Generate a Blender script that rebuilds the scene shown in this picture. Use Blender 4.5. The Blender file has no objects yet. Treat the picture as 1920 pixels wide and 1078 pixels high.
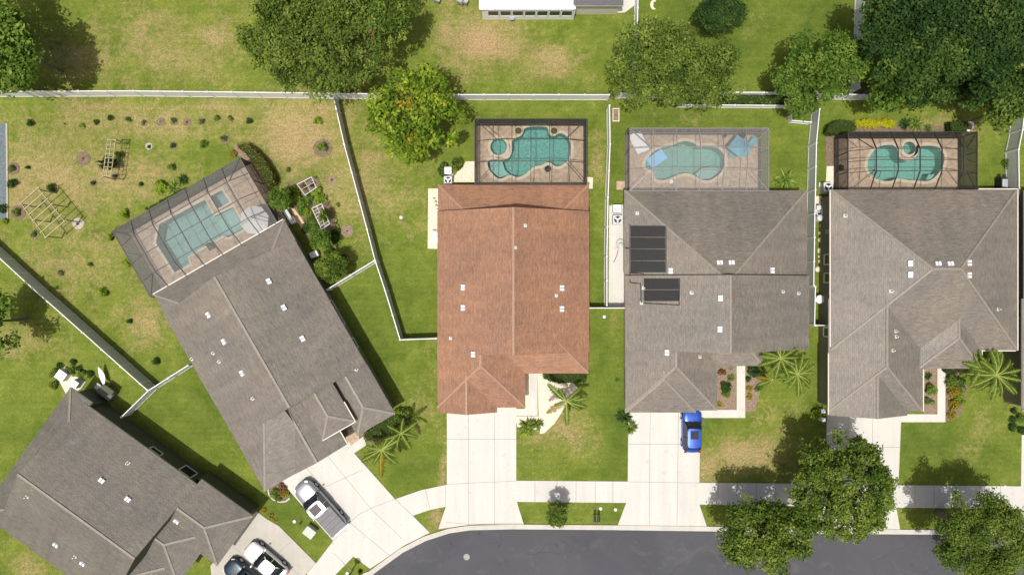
import bpy, bmesh, math, random
import numpy as np
from mathutils import Vector, Matrix
from mathutils.geometry import tessellate_polygon
R_ = math.radians
random.seed(7); rng = np.random.default_rng(7)
SC = bpy.context.scene; COL = SC.collection
# ---------------------------------------------------------------- camera
H = 64.0; FPX = 1280.0; CX = 960.0; CY = 539.0     # drone height, focal length in photo pixels
cd = bpy.data.cameras.new('camera'); cam = bpy.data.objects.new('camera', cd); COL.objects.link(cam)
cam.location = (0, 0, H); cam.rotation_euler = (0, 0, 0); cd.lens = 24; cd.sensor_width = 36
cd.clip_start = 0.5; cd.clip_end = 3000; SC.camera = cam
# ---------------------------------------------------------------- light
SX, SY = 0.13, 0.235                                # shadow offset per metre of height (east, north)
elev = math.atan(1 / math.hypot(SX, SY)); sdir = Vector((-SX, -SY, 1)).normalized()
wd = bpy.data.worlds.new('World'); SC.world = wd; wd.use_nodes = True
nt = wd.node_tree; bg = nt.nodes['Background']
sky = nt.nodes.new('ShaderNodeTexSky'); sky.sky_type = 'NISHITA'; sky.sun_disc = False
sky.sun_elevation = elev; sky.sun_rotation = math.atan2(sdir.x, sdir.y); sky.air_density = 0.8; sky.dust_density = 7.0; sky.ozone_density = 0.4
nt.links.new(sky.outputs[0], bg.inputs[0]); bg.inputs[1].default_value = 0.095
sl = bpy.data.lights.new('sun', 'SUN'); sl.energy = 4.1; sl.angle = R_(0.55); sl.color = (1, 0.965, 0.91)
so = bpy.data.objects.new('sun', sl); COL.objects.link(so); so.rotation_euler = sdir.to_track_quat('Z', 'Y').to_euler()
so.location = (-40, -60, 120)
SC.view_settings.view_transform = 'Standard'; SC.view_settings.look = 'None'
SC.view_settings.exposure = -0.08; SC.view_settings.gamma = 1.0
SC.render.engine = 'CYCLES'; SC.cycles.max_bounces = 5; SC.cycles.transparent_max_bounces = 12
SC.cycles.diffuse_bounces = 3

# ---------------------------------------------------------------- helpers
def P(px, py, z=0.0):
    k = (H - z) / FPX
    return Vector(((px - CX) * k, (CY - py) * k, z))
def lin(c):
    return tuple(((x / 255) / 12.92 if x / 255 < .04045 else ((x / 255 + .055) / 1.055) ** 2.4) for x in c)
class N:
    def __init__(s, name, rough=.8, spec=.3):
        s.m = bpy.data.materials.new(name); s.m.use_nodes = True; s.t = s.m.node_tree
        s.b = s.t.nodes['Principled BSDF']; s.b.inputs['Roughness'].default_value = rough
        s.b.inputs['Specular IOR Level'].default_value = spec
    def n(s, typ, **kw):
        x = s.t.nodes.new(typ)
        for k, v in kw.items():
            if hasattr(x, k): setattr(x, k, v)
            else: x.inputs[k].default_value = v
        return x
    def l(s, a, b): s.t.links.new(a, b)
    def coord(s, which='Object'):
        if not hasattr(s, '_tc'): s._tc = s.n('ShaderNodeTexCoord')
        return s._tc.outputs[which]
    def noise(s, scale, detail=3, rough=.55, which='Object', vec=None, dist=0):
        x = s.n('ShaderNodeTexNoise'); x.inputs['Scale'].default_value = scale
        x.inputs['Detail'].default_value = detail; x.inputs['Roughness'].default_value = rough
        x.inputs['Distortion'].default_value = dist
        s.l(vec if vec is not None else s.coord(which), x.inputs['Vector']); return x.outputs['Fac']
    def ramp(s, fac, stops):
        r = s.n('ShaderNodeValToRGB'); e = r.color_ramp.elements
        while len(e) < len(stops): e.new(0.5)
        for i, (p, c) in enumerate(stops):
            e[i].position = p; e[i].color = (*c, 1) if len(c) == 3 else c
        s.l(fac, r.inputs[0]); return r.outputs[0]
    def mix(s, f, a, b, mode='MIX'):
        x = s.n('ShaderNodeMix', data_type='RGBA', blend_type=mode)
        for sock, v in ((x.inputs[0], f), (x.inputs[6], a), (x.inputs[7], b)):
            if isinstance(v, (int, float)): sock.default_value = v
            elif isinstance(v, tuple): sock.default_value = (*v, 1) if len(v) == 3 else v
            else: s.l(v, sock)
        return x.outputs[2]
    def math(s, op, a, b=0.0, c=None):
        x = s.n('ShaderNodeMath', operation=op)
        for i, v in enumerate((a, b) if c is None else (a, b, c)):
            if isinstance(v, (int, float)): x.inputs[i].default_value = v
            else: s.l(v, x.inputs[i])
        return x.outputs[0]
    def attr(s, name):
        x = s.n('ShaderNodeAttribute'); x.attribute_name = name; return x.outputs['Fac']
    def bump(s, h, strength=.3, dist=.03):
        b = s.n('ShaderNodeBump'); b.inputs['Strength'].default_value = strength; b.inputs['Distance'].default_value = dist
        s.l(h, b.inputs['Height']); s.l(b.outputs[0], s.b.inputs['Normal'])
    def col(s, c):
        if isinstance(c, tuple): s.b.inputs['Base Color'].default_value = (*c[:3], 1)
        else: s.l(c, s.b.inputs['Base Color'])
        return s
BW = ((0, 0, 0), (1, 1, 1))
def plain(name, c, rough=.6, spec=.3, var=.12, scale=3.0, metal=0.0, bump=0.0):
    m = N(name, rough, spec); m.b.inputs['Metallic'].default_value = metal
    f = m.noise(scale, 4)
    a = tuple(x * (1 - var) for x in c); b = tuple(min(1, x * (1 + var)) for x in c)
    m.col(m.ramp(f, [(.3, a), (.7, b)]))
    if bump: m.bump(m.noise(scale * 6, 3), bump, .02)
    return m.m
def shingle(name, c1, c2, cm):
    m = N(name, .56, .62); uv = m.coord('UV')
    br = m.n('ShaderNodeTexBrick'); m.l(uv, br.inputs['Vector'])
    br.inputs['Scale'].default_value = 1.0; br.inputs['Brick Width'].default_value = .34; br.inputs['Row Height'].default_value = .15
    br.inputs['Mortar Size'].default_value = .014; br.inputs['Mortar Smooth'].default_value = .5; br.inputs['Bias'].default_value = -.1
    br.inputs['Color1'].default_value = (*c1, 1); br.inputs['Color2'].default_value = (*c2, 1); br.inputs['Mortar'].default_value = (*cm, 1)
    mp = m.n('ShaderNodeMapping'); m.l(uv, mp.inputs['Vector']); mp.inputs['Scale'].default_value = (1.6, 6.0, 1)
    g = m.noise(1.0, 4, .75, vec=mp.outputs[0], dist=.9)
    c = m.mix(.9, m.mix(.45, br.outputs['Color'], tuple((a + b) / 2 for a, b in zip(c1, c2))), m.ramp(g, [(.3, (.66,) * 3), (.68, (1.32,) * 3)]), 'MULTIPLY')
    fine = m.noise(16, 2, .7)
    c = m.mix(.8, c, m.ramp(fine, [(.3, (.74,) * 3), (.7, (1.26,) * 3)]), 'MULTIPLY')
    big = m.noise(.22, 3)
    c = m.mix(1, c, m.ramp(big, [(.3, (.86, .87, .9)), (.7, (1.12, 1.09, 1.03))]), 'MULTIPLY')
    mp2 = m.n('ShaderNodeMapping'); m.l(uv, mp2.inputs['Vector']); mp2.inputs['Scale'].default_value = (1.1, .16, 1)
    st = m.noise(1.0, 3, .6, vec=mp2.outputs[0])
    c = m.mix(.7, c, m.ramp(st, [(.3, (.82,) * 3), (.7, (1.12,) * 3)]), 'MULTIPLY')
    m.col(c); m.bump(m.math('ADD', br.outputs['Fac'], m.math('MULTIPLY', g, -1.2)), .4, .025); return m.m
def leafmat(name, lo, mid, hi, trans=.25):
    m = N(name, .7, .12); t = m.attr('tint')
    c = m.ramp(t, [(0, lo), (.5, mid), (1, hi)])
    m.col(c)
    tr = m.n('ShaderNodeBsdfTranslucent'); m.l(m.mix(1, c, (1.25, 1.3, .55), 'MULTIPLY'), tr.inputs[0])
    mx = m.n('ShaderNodeMixShader'); mx.inputs[0].default_value = trans
    m.l(m.b.outputs[0], mx.inputs[1]); m.l(tr.outputs[0], mx.inputs[2])
    m.l(mx.outputs[0], m.t.nodes['Material Output'].inputs[0]); return m.m
def concrete(name, c, var=.05, stain=.5):
    m = N(name, .85, .2)
    a = m.noise(.35, 4, .6); b = m.noise(5, 4, .7)
    x = m.ramp(a, [(.25, tuple(v * (1 - var) for v in c)), (.7, tuple(min(1, v * (1 + var)) for v in c))])
    x = m.mix(.5, x, m.ramp(b, [(.3, (.93,) * 3), (.7, (1.05,) * 3)]), 'MULTIPLY')
    s = m.noise(.8, 5, .65, dist=.6)
    x = m.mix(m.math('MULTIPLY', m.ramp(s, [(.62, (0,) * 3), (.8, (1,) * 3)]), stain), x, tuple(v * .72 for v in c))
    mp = m.n('ShaderNodeMapping'); m.l(m.coord(), mp.inputs['Vector']); mp.inputs['Scale'].default_value = (1.3, .12, 1); tk = m.noise(1.0, 4, .6, vec=mp.outputs[0])
    x = m.mix(.8, x, m.ramp(tk, [(.35, (.93, .925, .92)), (.65, (1.04,) * 3)]), 'MULTIPLY')
    sp = m.noise(1.7, 3, .5); x = m.mix(m.ramp(sp, [(.64, (0,) * 3), (.72, (.30,) * 3)]), x, tuple(v * .55 for v in c))
    m.col(x); return m.m
def screen(name, c, op):
    m = N(name, .8, .1); m.col(c)
    tr = m.n('ShaderNodeBsdfTransparent'); mx = m.n('ShaderNodeMixShader'); mx.inputs[0].default_value = op
    m.l(tr.outputs[0], mx.inputs[1]); m.l(m.b.outputs[0], mx.inputs[2])
    m.l(mx.outputs[0], m.t.nodes['Material Output'].inputs[0]); return m.m
def watermat(name, tint, rip=.6):
    m = N(name)
    tr = m.n('ShaderNodeBsdfTransparent'); tr.inputs[0].default_value = (*tint, 1)
    gl = m.n('ShaderNodeBsdfGlossy'); gl.inputs['Roughness'].default_value = .06
    fr = m.n('ShaderNodeFresnel'); fr.inputs['IOR'].default_value = 1.33
    bp = m.n('ShaderNodeBump'); bp.inputs['Strength'].default_value = rip; bp.inputs['Distance'].default_value = .12
    m.l(m.noise(6.5, 3, .5, dist=1.2), bp.inputs['Height'])
    m.l(bp.outputs[0], gl.inputs['Normal']); m.l(bp.outputs[0], fr.inputs['Normal'])
    mx = m.n('ShaderNodeMixShader'); m.l(m.math('MULTIPLY', fr.outputs[0], 1.3), mx.inputs[0]); m.l(tr.outputs[0], mx.inputs[1]); m.l(gl.outputs[0], mx.inputs[2])
    m.l(mx.outputs[0], m.t.nodes['Material Output'].inputs[0]); return m.m
def grassmat():
    m = N('lawn', .95, .05)
    big = m.noise(.10, 4, .6); med = m.noise(.55, 5, .65, dist=.4); fine = m.noise(7, 3, .75); vf = m.noise(24, 2, .8)
    wv = m.n('ShaderNodeTexWave', wave_type='BANDS', bands_direction='Y'); wv.inputs['Scale'].default_value = .55; wv.inputs['Distortion'].default_value = 2.5; wv.inputs['Detail'].default_value = 2; m.l(m.coord(), wv.inputs['Vector'])
    sp = m.noise(2.6, 4, .7, dist=.5)
    g = m.ramp(med, [(.28, (.108, .155, .024)), (.5, (.155, .200, .034)), (.75, (.22, .25, .05))])
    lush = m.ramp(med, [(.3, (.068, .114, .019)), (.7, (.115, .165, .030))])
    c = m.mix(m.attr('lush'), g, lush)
    dry = m.ramp(fine, [(.3, (.27, .205, .09)), (.7, (.43, .34, .18))])
    dm = m.math('ADD', m.math('MULTIPLY', m.attr('dry'), 1.25), m.math('MULTIPLY', m.math('SUBTRACT', m.noise(.42, 8, .78, dist=.8), .5), 2.6))
    dm = m.math('ADD', dm, m.math('MULTIPLY', m.math('SUBTRACT', sp, .5), 1.1))
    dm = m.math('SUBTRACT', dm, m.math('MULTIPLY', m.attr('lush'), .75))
    c = m.mix(m.ramp(dm, [(.12, (0,) * 3), (.95, (.92,) * 3)]), c, dry)
    c = m.mix(m.math('MULTIPLY', m.attr('soil'), 1.0), c, m.ramp(fine, [(.3, (.33, .20, .11)), (.7, (.50, .36, .22))]))
    c = m.mix(1, c, m.ramp(fine, [(.25, (.70, .72, .7)), (.75, (1.26, 1.24, 1.2))]), 'MULTIPLY')
    c = m.mix(.75, c, m.ramp(vf, [(.3, (.68,) * 3), (.72, (1.3,) * 3)]), 'MULTIPLY')
    c = m.mix(.8, c, m.ramp(big, [(.3, (.88, .9, .85)), (.7, (1.1, 1.08, 1.1))]), 'MULTIPLY')
    c = m.mix(.9, c, m.ramp(sp, [(.3, (.80, .88, .78)), (.7, (1.16, 1.08, 1.15))]), 'MULTIPLY'); c = m.mix(.5, c, m.ramp(wv.outputs['Fac'], [(.2, (.94, .95, .94)), (.8, (1.05, 1.04, 1.05))]), 'MULTIPLY')
    m.col(c); m.bump(m.math('ADD', m.math('ADD', fine, vf), sp), .6, .06); return m.m
M = {}
M['grass'] = grassmat()
M['roof_brown'] = shingle('brown_shingle', (.262, .134, .076), (.338, .178, .104), (.135, .074, .048))
M['roof_grey'] = shingle('grey_shingle', (.160, .142, .117), (.212, .189, .158), (.09, .081, .069))
M['roof_dark'] = shingle('dark_grey_shingle', (.126, .116, .096), (.170, .157, .131), (.072, .066, .056))
M['cap_brown'] = plain('brown_ridge_shingle', (.31, .178, .112), .6, .5, .15, 5)
M['cap_grey'] = plain('grey_ridge_shingle', (.225, .20, .165), .6, .5, .15, 5)
M['stucco'] = plain('stucco', (.50, .45, .36), .9, .1, .08, 2, bump=.2)
M['stucco_dark'] = plain('dark_olive_stucco', (.115, .12, .08), .9, .1, .08, 2, bump=.2)
M['stucco_olive'] = plain('olive_stucco', (.21, .205, .15), .9, .1, .08, 2, bump=.2)
M['trim'] = plain('cream_trim', (.66, .62, .54), .6, .3, .05)
M['white'] = plain('white_vinyl', (.80, .80, .81), .45, .4, .04)
M['greyvinyl'] = plain('shade_grey_vinyl', (.60, .62, .61), .5, .4, .05)  # shaded side of white fence panels painted in as grey; also the umbrella cloth
M['whitemetal'] = plain('white_metal', (.82, .83, .85), .35, .5, .03)
M['glass'] = plain('window_glass', (.015, .02, .02), .08, .6, .1)
M['concrete'] = concrete('driveway_concrete', (.56, .55, .505), .03, .12)
M['walk'] = concrete('sidewalk_concrete', (.55, .54, .50), .05, .25)
M['oldconc'] = concrete('stained_concrete', (.44, .42, .37), .08, .6)
M['curb'] = concrete('curb_concrete', (.50, .48, .43), .08, .6)
M['joint'] = plain('concrete_joint', (.30, .295, .27), .9, .1)
M['paver'] = plain('deck_paver', (.43, .335, .24), .85, .15, .25, 3)
M['gravel'] = plain('white_gravel', (.70, .62, .49), .9, .1, .25, 12, bump=.8)
M['mulch'] = plain('brown_mulch', (.19, .145, .10), .95, .05, .45, 9, bump=.8)
M['redmulch'] = plain('red_mulch', (.25, .185, .135), .95, .05, .4, 9, bump=.8)
M['rock'] = plain('river_rock', (.42, .38, .32), .85, .2, .35, 14, bump=.9)
M['bronze'] = plain('bronze_frame', (.045, .038, .036), .5, .4, .1)
M['greyframe'] = plain('grey_aluminium_frame', (.22, .21, .20), .45, .4, .1)
M['greyframe2'] = plain('dull_bronze_frame', (.09, .082, .078), .5, .4, .1)
M['black'] = plain('black_plastic', (.016, .016, .018), .5, .4, .1)
M['panel'] = plain('solar_mat', (.017, .017, .018), .55, .3, .3, 8)
M['wood'] = plain('weathered_wood', (.42, .36, .24), .85, .15, .2, 6)
M['bark'] = plain('bark', (.20, .165, .13), .95, .1, .3, 5, bump=.6)
M['palmtrunk'] = plain('palm_trunk', (.36, .33, .28), .9, .1, .25, 7, bump=.5)
M['metal'] = plain('galvanised_metal', (.42, .44, .46), .4, .5, .15, 4, metal=.3)
M['lightgrey'] = plain('light_grey_plastic', (.55, .56, .55), .5, .3, .08)
M['teal'] = plain('teal_cloth', (.13, .40, .52), .85, .1, .12)
M['bluefloat'] = plain('light_blue_foam', (.22, .55, .85), .6, .3, .05)
M['terracotta'] = plain('terracotta', (.36, .16, .08), .8, .2, .2)
M['olivepot'] = plain('olive_grasses', (.10, .095, .03), .9, .1, .4, 20, bump=.8)
M['slate'] = plain('slate_paving', (.13, .165, .175), .8, .2, .25, 4)
M['rubber'] = plain('tyre_rubber', (.012, .012, .012), .8, .2)
M['plaster'] = plain('pool_plaster', (.36, .50, .455), .7, .2, .12, 5)
M['plaster3'] = plain('grey_pool_plaster', (.40, .47, .47), .7, .2, .12, 3)
M['plaster2'] = plain('sparkle_plaster', (.26, .43, .40), .7, .2, .32, 6)  # strong mottling paints the sparkle of rippled light onto the basin
M['shelf'] = plain('shelf_plaster', (.48, .55, .52), .7, .2, .08, 7)
M['coping'] = plain('pool_coping', (.58, .50, .38), .7, .2, .12, 4)
M['water'] = watermat('pool_water', (.66, .88, .85))
M['screen_dark'] = screen('dark_screen', (.07, .068, .066), .2)
M['screen_wall'] = screen('dark_wall_screen', (.045, .042, .05), .74)
M['screen_grey'] = screen('grey_screen', (.27, .265, .26), .34)
M['screen_gwall'] = screen('grey_wall_screen', (.16, .16, .165), .55)
def asphalt():
    m = N('asphalt', .8, .3)
    a = m.noise(.12, 4, .6, dist=1.0); b = m.noise(30, 2, .8); s = m.noise(.5, 5, .6, dist=1.5)
    c = m.ramp(a, [(.3, (.058, .060, .068)), (.7, (.080, .081, .090))])
    c = m.mix(.6, c, m.ramp(b, [(.3, (.7,) * 3), (.7, (1.3,) * 3)]), 'MULTIPLY')
    c = m.mix(m.math('MULTIPLY', m.ramp(s, [(.55, (0,) * 3), (.75, (1,) * 3)]), .5), c, (.125, .123, .12))
    vo = m.n('ShaderNodeTexVoronoi', feature='DISTANCE_TO_EDGE'); vo.inputs['Scale'].default_value = .16
    dv = m.n('ShaderNodeVectorMath', operation='ADD'); nn = m.n('ShaderNodeTexNoise'); nn.inputs['Scale'].default_value = .8; nn.inputs['Detail'].default_value = 5; m.l(m.coord(), nn.inputs['Vector']); m.l(m.coord(), dv.inputs[0]); m.l(nn.outputs['Color'], dv.inputs[1]); m.l(dv.outputs[0], vo.inputs['Vector'])
    c = m.mix(m.math('MULTIPLY', m.ramp(vo.outputs['Distance'], [(0, (1,) * 3), (.006, (0,) * 3)]), m.ramp(m.noise(.3, 2), [(.45, (0,) * 3), (.6, (.55,) * 3)])), c, (.03, .03, .032))
    oi = m.noise(1.1, 2, .4); c = m.mix(m.ramp(oi, [(.68, (0,) * 3), (.74, (.5,) * 3)]), c, (.04, .04, .042))
    m.col(c); m.bump(b, .3, .01); return m.m
M['asphalt'] = asphalt()
L = {}
L['oak'] = leafmat('oak_leaves', (.04, .076, .010), (.12, .185, .027), (.275, .34, .06))
L['olive'] = leafmat('olive_green_leaves', (.048, .086, .013), (.128, .19, .030), (.255, .32, .062))
L['bright'] = leafmat('yellow_green_leaves', (.05, .105, .009), (.18, .27, .024), (.38, .45, .045))
L['dark'] = leafmat('dark_leaves', (.014, .038, .009), (.038, .082, .018), (.10, .16, .035))
L['wood'] = leafmat('woodland_leaves', (.020, .048, .009), (.06, .115, .020), (.155, .22, .04))
L['fresh'] = leafmat('fresh_green_leaves', (.038, .09, .011), (.115, .195, .027), (.25, .335, .06))
L['lime'] = leafmat('lime_leaves', (.10, .17, .01), (.22, .32, .025), (.38, .46, .05))
L['yellow'] = leafmat('yellow_leaves', (.30, .30, .012), (.50, .48, .02), (.66, .60, .04))
L['brown'] = leafmat('rusty_leaves', (.12, .06, .03), (.24, .12, .06), (.34, .2, .10))
L['gold'] = leafmat('golden_leaves', (.16, .14, .015), (.30, .24, .03), (.42, .32, .04))
L['hedge'] = leafmat('hedge_leaves', (.03, .06, .008), (.065, .12, .016), (.12, .18, .03), .15)
L['goldhedge'] = leafmat('golden_hedge_leaves', (.09, .09, .013), (.20, .18, .028), (.34, .28, .05), .15)
L['palm'] = leafmat('palm_leaves', (.07, .14, .02), (.18, .27, .04), (.40, .45, .12), .3)
L['white'] = leafmat('pale_leaves', (.16, .18, .12), (.30, .33, .22), (.5, .5, .38))

def prop(o, label=None, cat=None, group=None, kind=None):
    if label: o['label'] = label
    if cat: o['category'] = cat
    if group: o['group'] = group
    if kind: o['kind'] = kind
    return o
def empty(name, loc, label, cat, group=None, rz=0.0):
    o = bpy.data.objects.new(name, None); o.location = loc; o.rotation_euler = (0, 0, rz); o.empty_display_size = .2
    COL.objects.link(o); return prop(o, label, cat, group)
class MB:
    """collects polygons in world (or local) space; build() links them as one mesh object"""
    def __init__(s): s.v = []; s.f = []; s.m = []; s.cur = 0
    def face(s, pts, m=None):
        i = len(s.v); s.v += [tuple(p) for p in pts]; s.f.append(tuple(range(i, i + len(pts)))); s.m.append(s.cur if m is None else m)
    def prism(s, poly, z0, z1, m=None, bottom=True, top=True):
        n = len(poly)
        area = sum(poly[i][0] * poly[(i + 1) % n][1] - poly[(i + 1) % n][0] * poly[i][1] for i in range(n))
        if area < 0: poly = poly[::-1]
        if top or bottom:
            tri = tessellate_polygon([[Vector((p[0], p[1], 0)) for p in poly]]) if n > 4 else [tuple(range(n))]
            for t in tri:
                if top: s._up([(poly[k][0], poly[k][1], z1) for k in t], m, True)
                if bottom: s._up([(poly[k][0], poly[k][1], z0) for k in t], m, False)
        for i in range(n):
            a, b = poly[i], poly[(i + 1) % n]
            s.face([(a[0], a[1], z0), (b[0], b[1], z0), (b[0], b[1], z1), (a[0], a[1], z1)], m)
    def _up(s, pts, m, up):
        a, b, c = Vector(pts[0]), Vector(pts[1]), Vector(pts[2])
        if ((b - a).cross(c - a).z > 0) != up: pts = pts[::-1]
        s.face(pts, m)
    def box(s, c, sx, sy, sz, rz=0.0, m=None, mat=None):
        q = [Vector((x * sx / 2, y * sy / 2, z * sz / 2)) for x in (-1, 1) for y in (-1, 1) for z in (-1, 1)]
        T = mat if mat else Matrix.Translation(Vector(c)) @ Matrix.Rotation(rz, 4, 'Z')
        q = [T @ p for p in q]
        for f in ((0, 1, 3, 2), (4, 6, 7, 5), (0, 4, 5, 1), (2, 3, 7, 6), (0, 2, 6, 4), (1, 5, 7, 3)):
            s.face([q[i] for i in f], m)
    def bar(s, a, b, w, h, m=None, up=(0, 0, 1)):
        a, b = Vector(a), Vector(b); d = (b - a); L_ = d.length
        if L_ < 1e-6: return
        d.normalize(); upv = Vector(up)
        if abs(d.dot(upv)) > .99: upv = Vector((1, 0, 0))
        sd = d.cross(upv).normalized(); u = sd.cross(d)
        T = Matrix(((d.x, sd.x, u.x, (a.x + b.x) / 2), (d.y, sd.y, u.y, (a.y + b.y) / 2), (d.z, sd.z, u.z, (a.z + b.z) / 2), (0, 0, 0, 1)))
        s.box(None, L_, w, h, m=m, mat=T)
    def tube(s, pts, rad, n=8, m=None, cap=True):
        pts = [Vector(p) for p in pts]; rings = []
        if isinstance(rad, (int, float)): rad = [rad] * len(pts)
        for i, p in enumerate(pts):
            d = (pts[min(i + 1, len(pts) - 1)] - pts[max(i - 1, 0)]).normalized()
            a = Vector((0, 0, 1)) if abs(d.z) < .9 else Vector((1, 0, 0))
            x = d.cross(a).normalized(); y = d.cross(x)
            rings.append([p + (x * math.cos(t) + y * math.sin(t)) * rad[i] for t in [2 * math.pi * k / n for k in range(n)]])
        for i in range(len(pts) - 1):
            for k in range(n):
                s.face([rings[i][k], rings[i][(k + 1) % n], rings[i + 1][(k + 1) % n], rings[i + 1][k]], m)
        if cap: s.face(rings[0][::-1], m); s.face(rings[-1], m)
    def lathe(s, c, prof, n=20, m=None):
        c = Vector(c)
        for i in range(len(prof) - 1):
            (r0, z0), (r1, z1) = prof[i], prof[i + 1]
            for k in range(n):
                a, b = 2 * math.pi * k / n, 2 * math.pi * (k + 1) / n
                q = [c + Vector((r0 * math.cos(a), r0 * math.sin(a), z0)), c + Vector((r0 * math.cos(b), r0 * math.sin(b), z0)),
                     c + Vector((r1 * math.cos(b), r1 * math.sin(b), z1)), c + Vector((r1 * math.cos(a), r1 * math.sin(a), z1))]
                if r0 < 1e-5: q = [q[0], q[2], q[3]]
                elif r1 < 1e-5: q = [q[0], q[1], q[2]]
                s.face(q, m)
    def build(s, name, mats, parent=None, uv=False, smooth=False, merge=False, bevel=0.0):
        me = bpy.data.meshes.new(name); me.from_pydata(s.v, [], s.f)
        mats = mats if isinstance(mats, (list, tuple)) else [mats]
        for x in mats: me.materials.append(x)
        me.polygons.foreach_set('material_index', s.m)
        if uv:
            l = me.uv_layers.new(name='UVMap'); me.update()
            for p in me.polygons:
                n = p.normal; t = Vector((0, 0, 1)).cross(n)
                t = t.normalized() if t.length > 1e-3 else Vector((1, 0, 0)); w = n.cross(t)
                for li in p.loop_indices:
                    co = me.vertices[me.loops[li].vertex_index].co; l.data[li].uv = (co.dot(t), co.dot(w))
        if merge or bevel:
            bm = bmesh.new(); bm.from_mesh(me); bmesh.ops.remove_doubles(bm, verts=bm.verts, dist=.0005)
            if bevel:
                bmesh.ops.bevel(bm, geom=[e for e in bm.edges if len(e.link_faces) == 2 and e.calc_face_angle(0) > .5], offset=bevel, segments=2, affect='EDGES', profile=.6)
            bm.to_mesh(me); bm.free()
        if smooth: me.polygons.foreach_set('use_smooth', [True] * len(me.polygons))
        me.update()
        o = bpy.data.objects.new(name, me); COL.objects.link(o)
        if parent:
            o.parent = parent; bpy.context.view_layer.update() if False else None
            pm = parent.matrix_basis.copy(); gp = parent.parent
            while gp: pm = gp.matrix_basis @ pm; gp = gp.parent
            if not getattr(s, 'local', False): o.matrix_basis = pm.inverted()
        return o
def loc_mb():
    b = MB(); b.local = True; return b

# ---------------------------------------------------------------- ground
def smooth_poly(pts, n=6):
    out = []; k = len(pts)
    for i in range(k):
        p0, p1, p2, p3 = [np.array(pts[(i + j - 1) % k], float) for j in range(4)]
        for t in np.linspace(0, 1, n, endpoint=False):
            out.append(tuple(.5 * ((2 * p1) + (-p0 + p2) * t + (2 * p0 - 5 * p1 + 4 * p2 - p3) * t * t + (-p0 + 3 * p1 - 3 * p2 + p3) * t ** 3)))
    return out
class Frame:
    def __init__(s, ox, oy, cos, sin): s.o = (ox, oy); s.c = cos; s.s = sin
    def px(s, u, v): return (s.o[0] + s.c * u - s.s * v, s.o[1] + s.s * u + s.c * v)
    def xy(s, u, v):                                    # coordinates are pixels measured at a height of 3 m
        p = P(*s.px(u, v), 3.0); return Vector((p.x, p.y))
F2 = Frame(0, 0, 1, 0); F1 = Frame(282, 555, .867, -.498); F0 = Frame(131.6, 726, .585, -.811)
FS = 61.0 / FPX                                        # metres per frame pixel
def cage_xy(c):                                        # pixels measured at the wall top, 2.75 m
    return [P(x, y, 2.75).to_2d() for x, y in c]
CAGES = {1: cage_xy([(211, 433), (450, 296), (525, 417), (283, 558)]), 2: cage_xy([(890, 223), (1100, 223), (1100, 347), (890, 347)]),
         3: cage_xy([(1181, 241), (1441, 241), (1441, 358), (1181, 358)]), 4: cage_xy([(1590, 248), (1832, 248), (1832, 360), (1590, 360)])}
def inpoly(x, y, poly):
    ins = np.zeros(np.shape(x), bool); n = len(poly)
    for i in range(n):
        x1, y1 = poly[i][0], poly[i][1]; x2, y2 = poly[(i + 1) % n][0], poly[(i + 1) % n][1]
        c = ((y1 > y) != (y2 > y)) & (x < (x2 - x1) * (y - y1) / ((y2 - y1) if y2 != y1 else 1e-9) + x1); ins ^= c
    return ins
DRY = [(90, 330, 150, 90, .62), (250, 230, 260, 40, .55), (560, 260, 110, 80, .75), (620, 350, 60, 90, .55), (230, 330, 90, 60, .6), (150, 480, 110, 70, .45),
       (270, 600, 50, 60, .55), (300, 90, 160, 80, .45), (390, 70, 60, 30, .7), (900, 70, 90, 50, .75), (1030, 110, 60, 30, .7), (860, 110, 80, 60, .4), (160, 110, 90, 40, .5),
       (30, 640, 60, 40, .5), (690, 350, 60, 130, .5), (1050, 800, 70, 50, .55), (1400, 850, 70, 40, .9), (1330, 870, 30, 40, .7), (1450, 780, 60, 30, .3), (1400, 60, 40, 50, .5),
       (1290, 225, 150, 20, .35), (1830, 830, 60, 60, .4), (1780, 245, 100, 30, .45), (830, 900, 10, 60, .8), (820, 965, 12, 20, .9), (50, 1060, 40, 30, .6), (1120, 290, 14, 60, .5),
       (780, 760, 60, 60, .3), (500, 1000, 30, 10, .5), (1560, 1060, 20, 20, 0), (700, 290, 30, 90, .3), (780, 390, 40, 80, .3), (1300, 210, 40, 10, .3), (860, 30, 60, 60, .4), (1845, 860, 60, 20, .4), (1500, 960, 30, 10, .5)]
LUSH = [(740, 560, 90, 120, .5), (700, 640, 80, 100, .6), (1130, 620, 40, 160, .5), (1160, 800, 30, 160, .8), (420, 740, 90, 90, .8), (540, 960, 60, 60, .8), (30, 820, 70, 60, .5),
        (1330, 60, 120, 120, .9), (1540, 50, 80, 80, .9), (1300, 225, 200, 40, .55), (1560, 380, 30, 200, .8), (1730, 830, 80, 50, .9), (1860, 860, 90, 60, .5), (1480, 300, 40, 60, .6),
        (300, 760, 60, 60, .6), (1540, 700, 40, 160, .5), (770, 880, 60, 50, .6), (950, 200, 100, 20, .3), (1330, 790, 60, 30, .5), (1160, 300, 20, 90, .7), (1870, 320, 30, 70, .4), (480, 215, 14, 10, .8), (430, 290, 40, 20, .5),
        (900, 255, 20, 80, .4), (1000, 960, 60, 20, .3), (1150, 960, 20, 20, .7), (560, 330, 60, 30, .3)]
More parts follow.
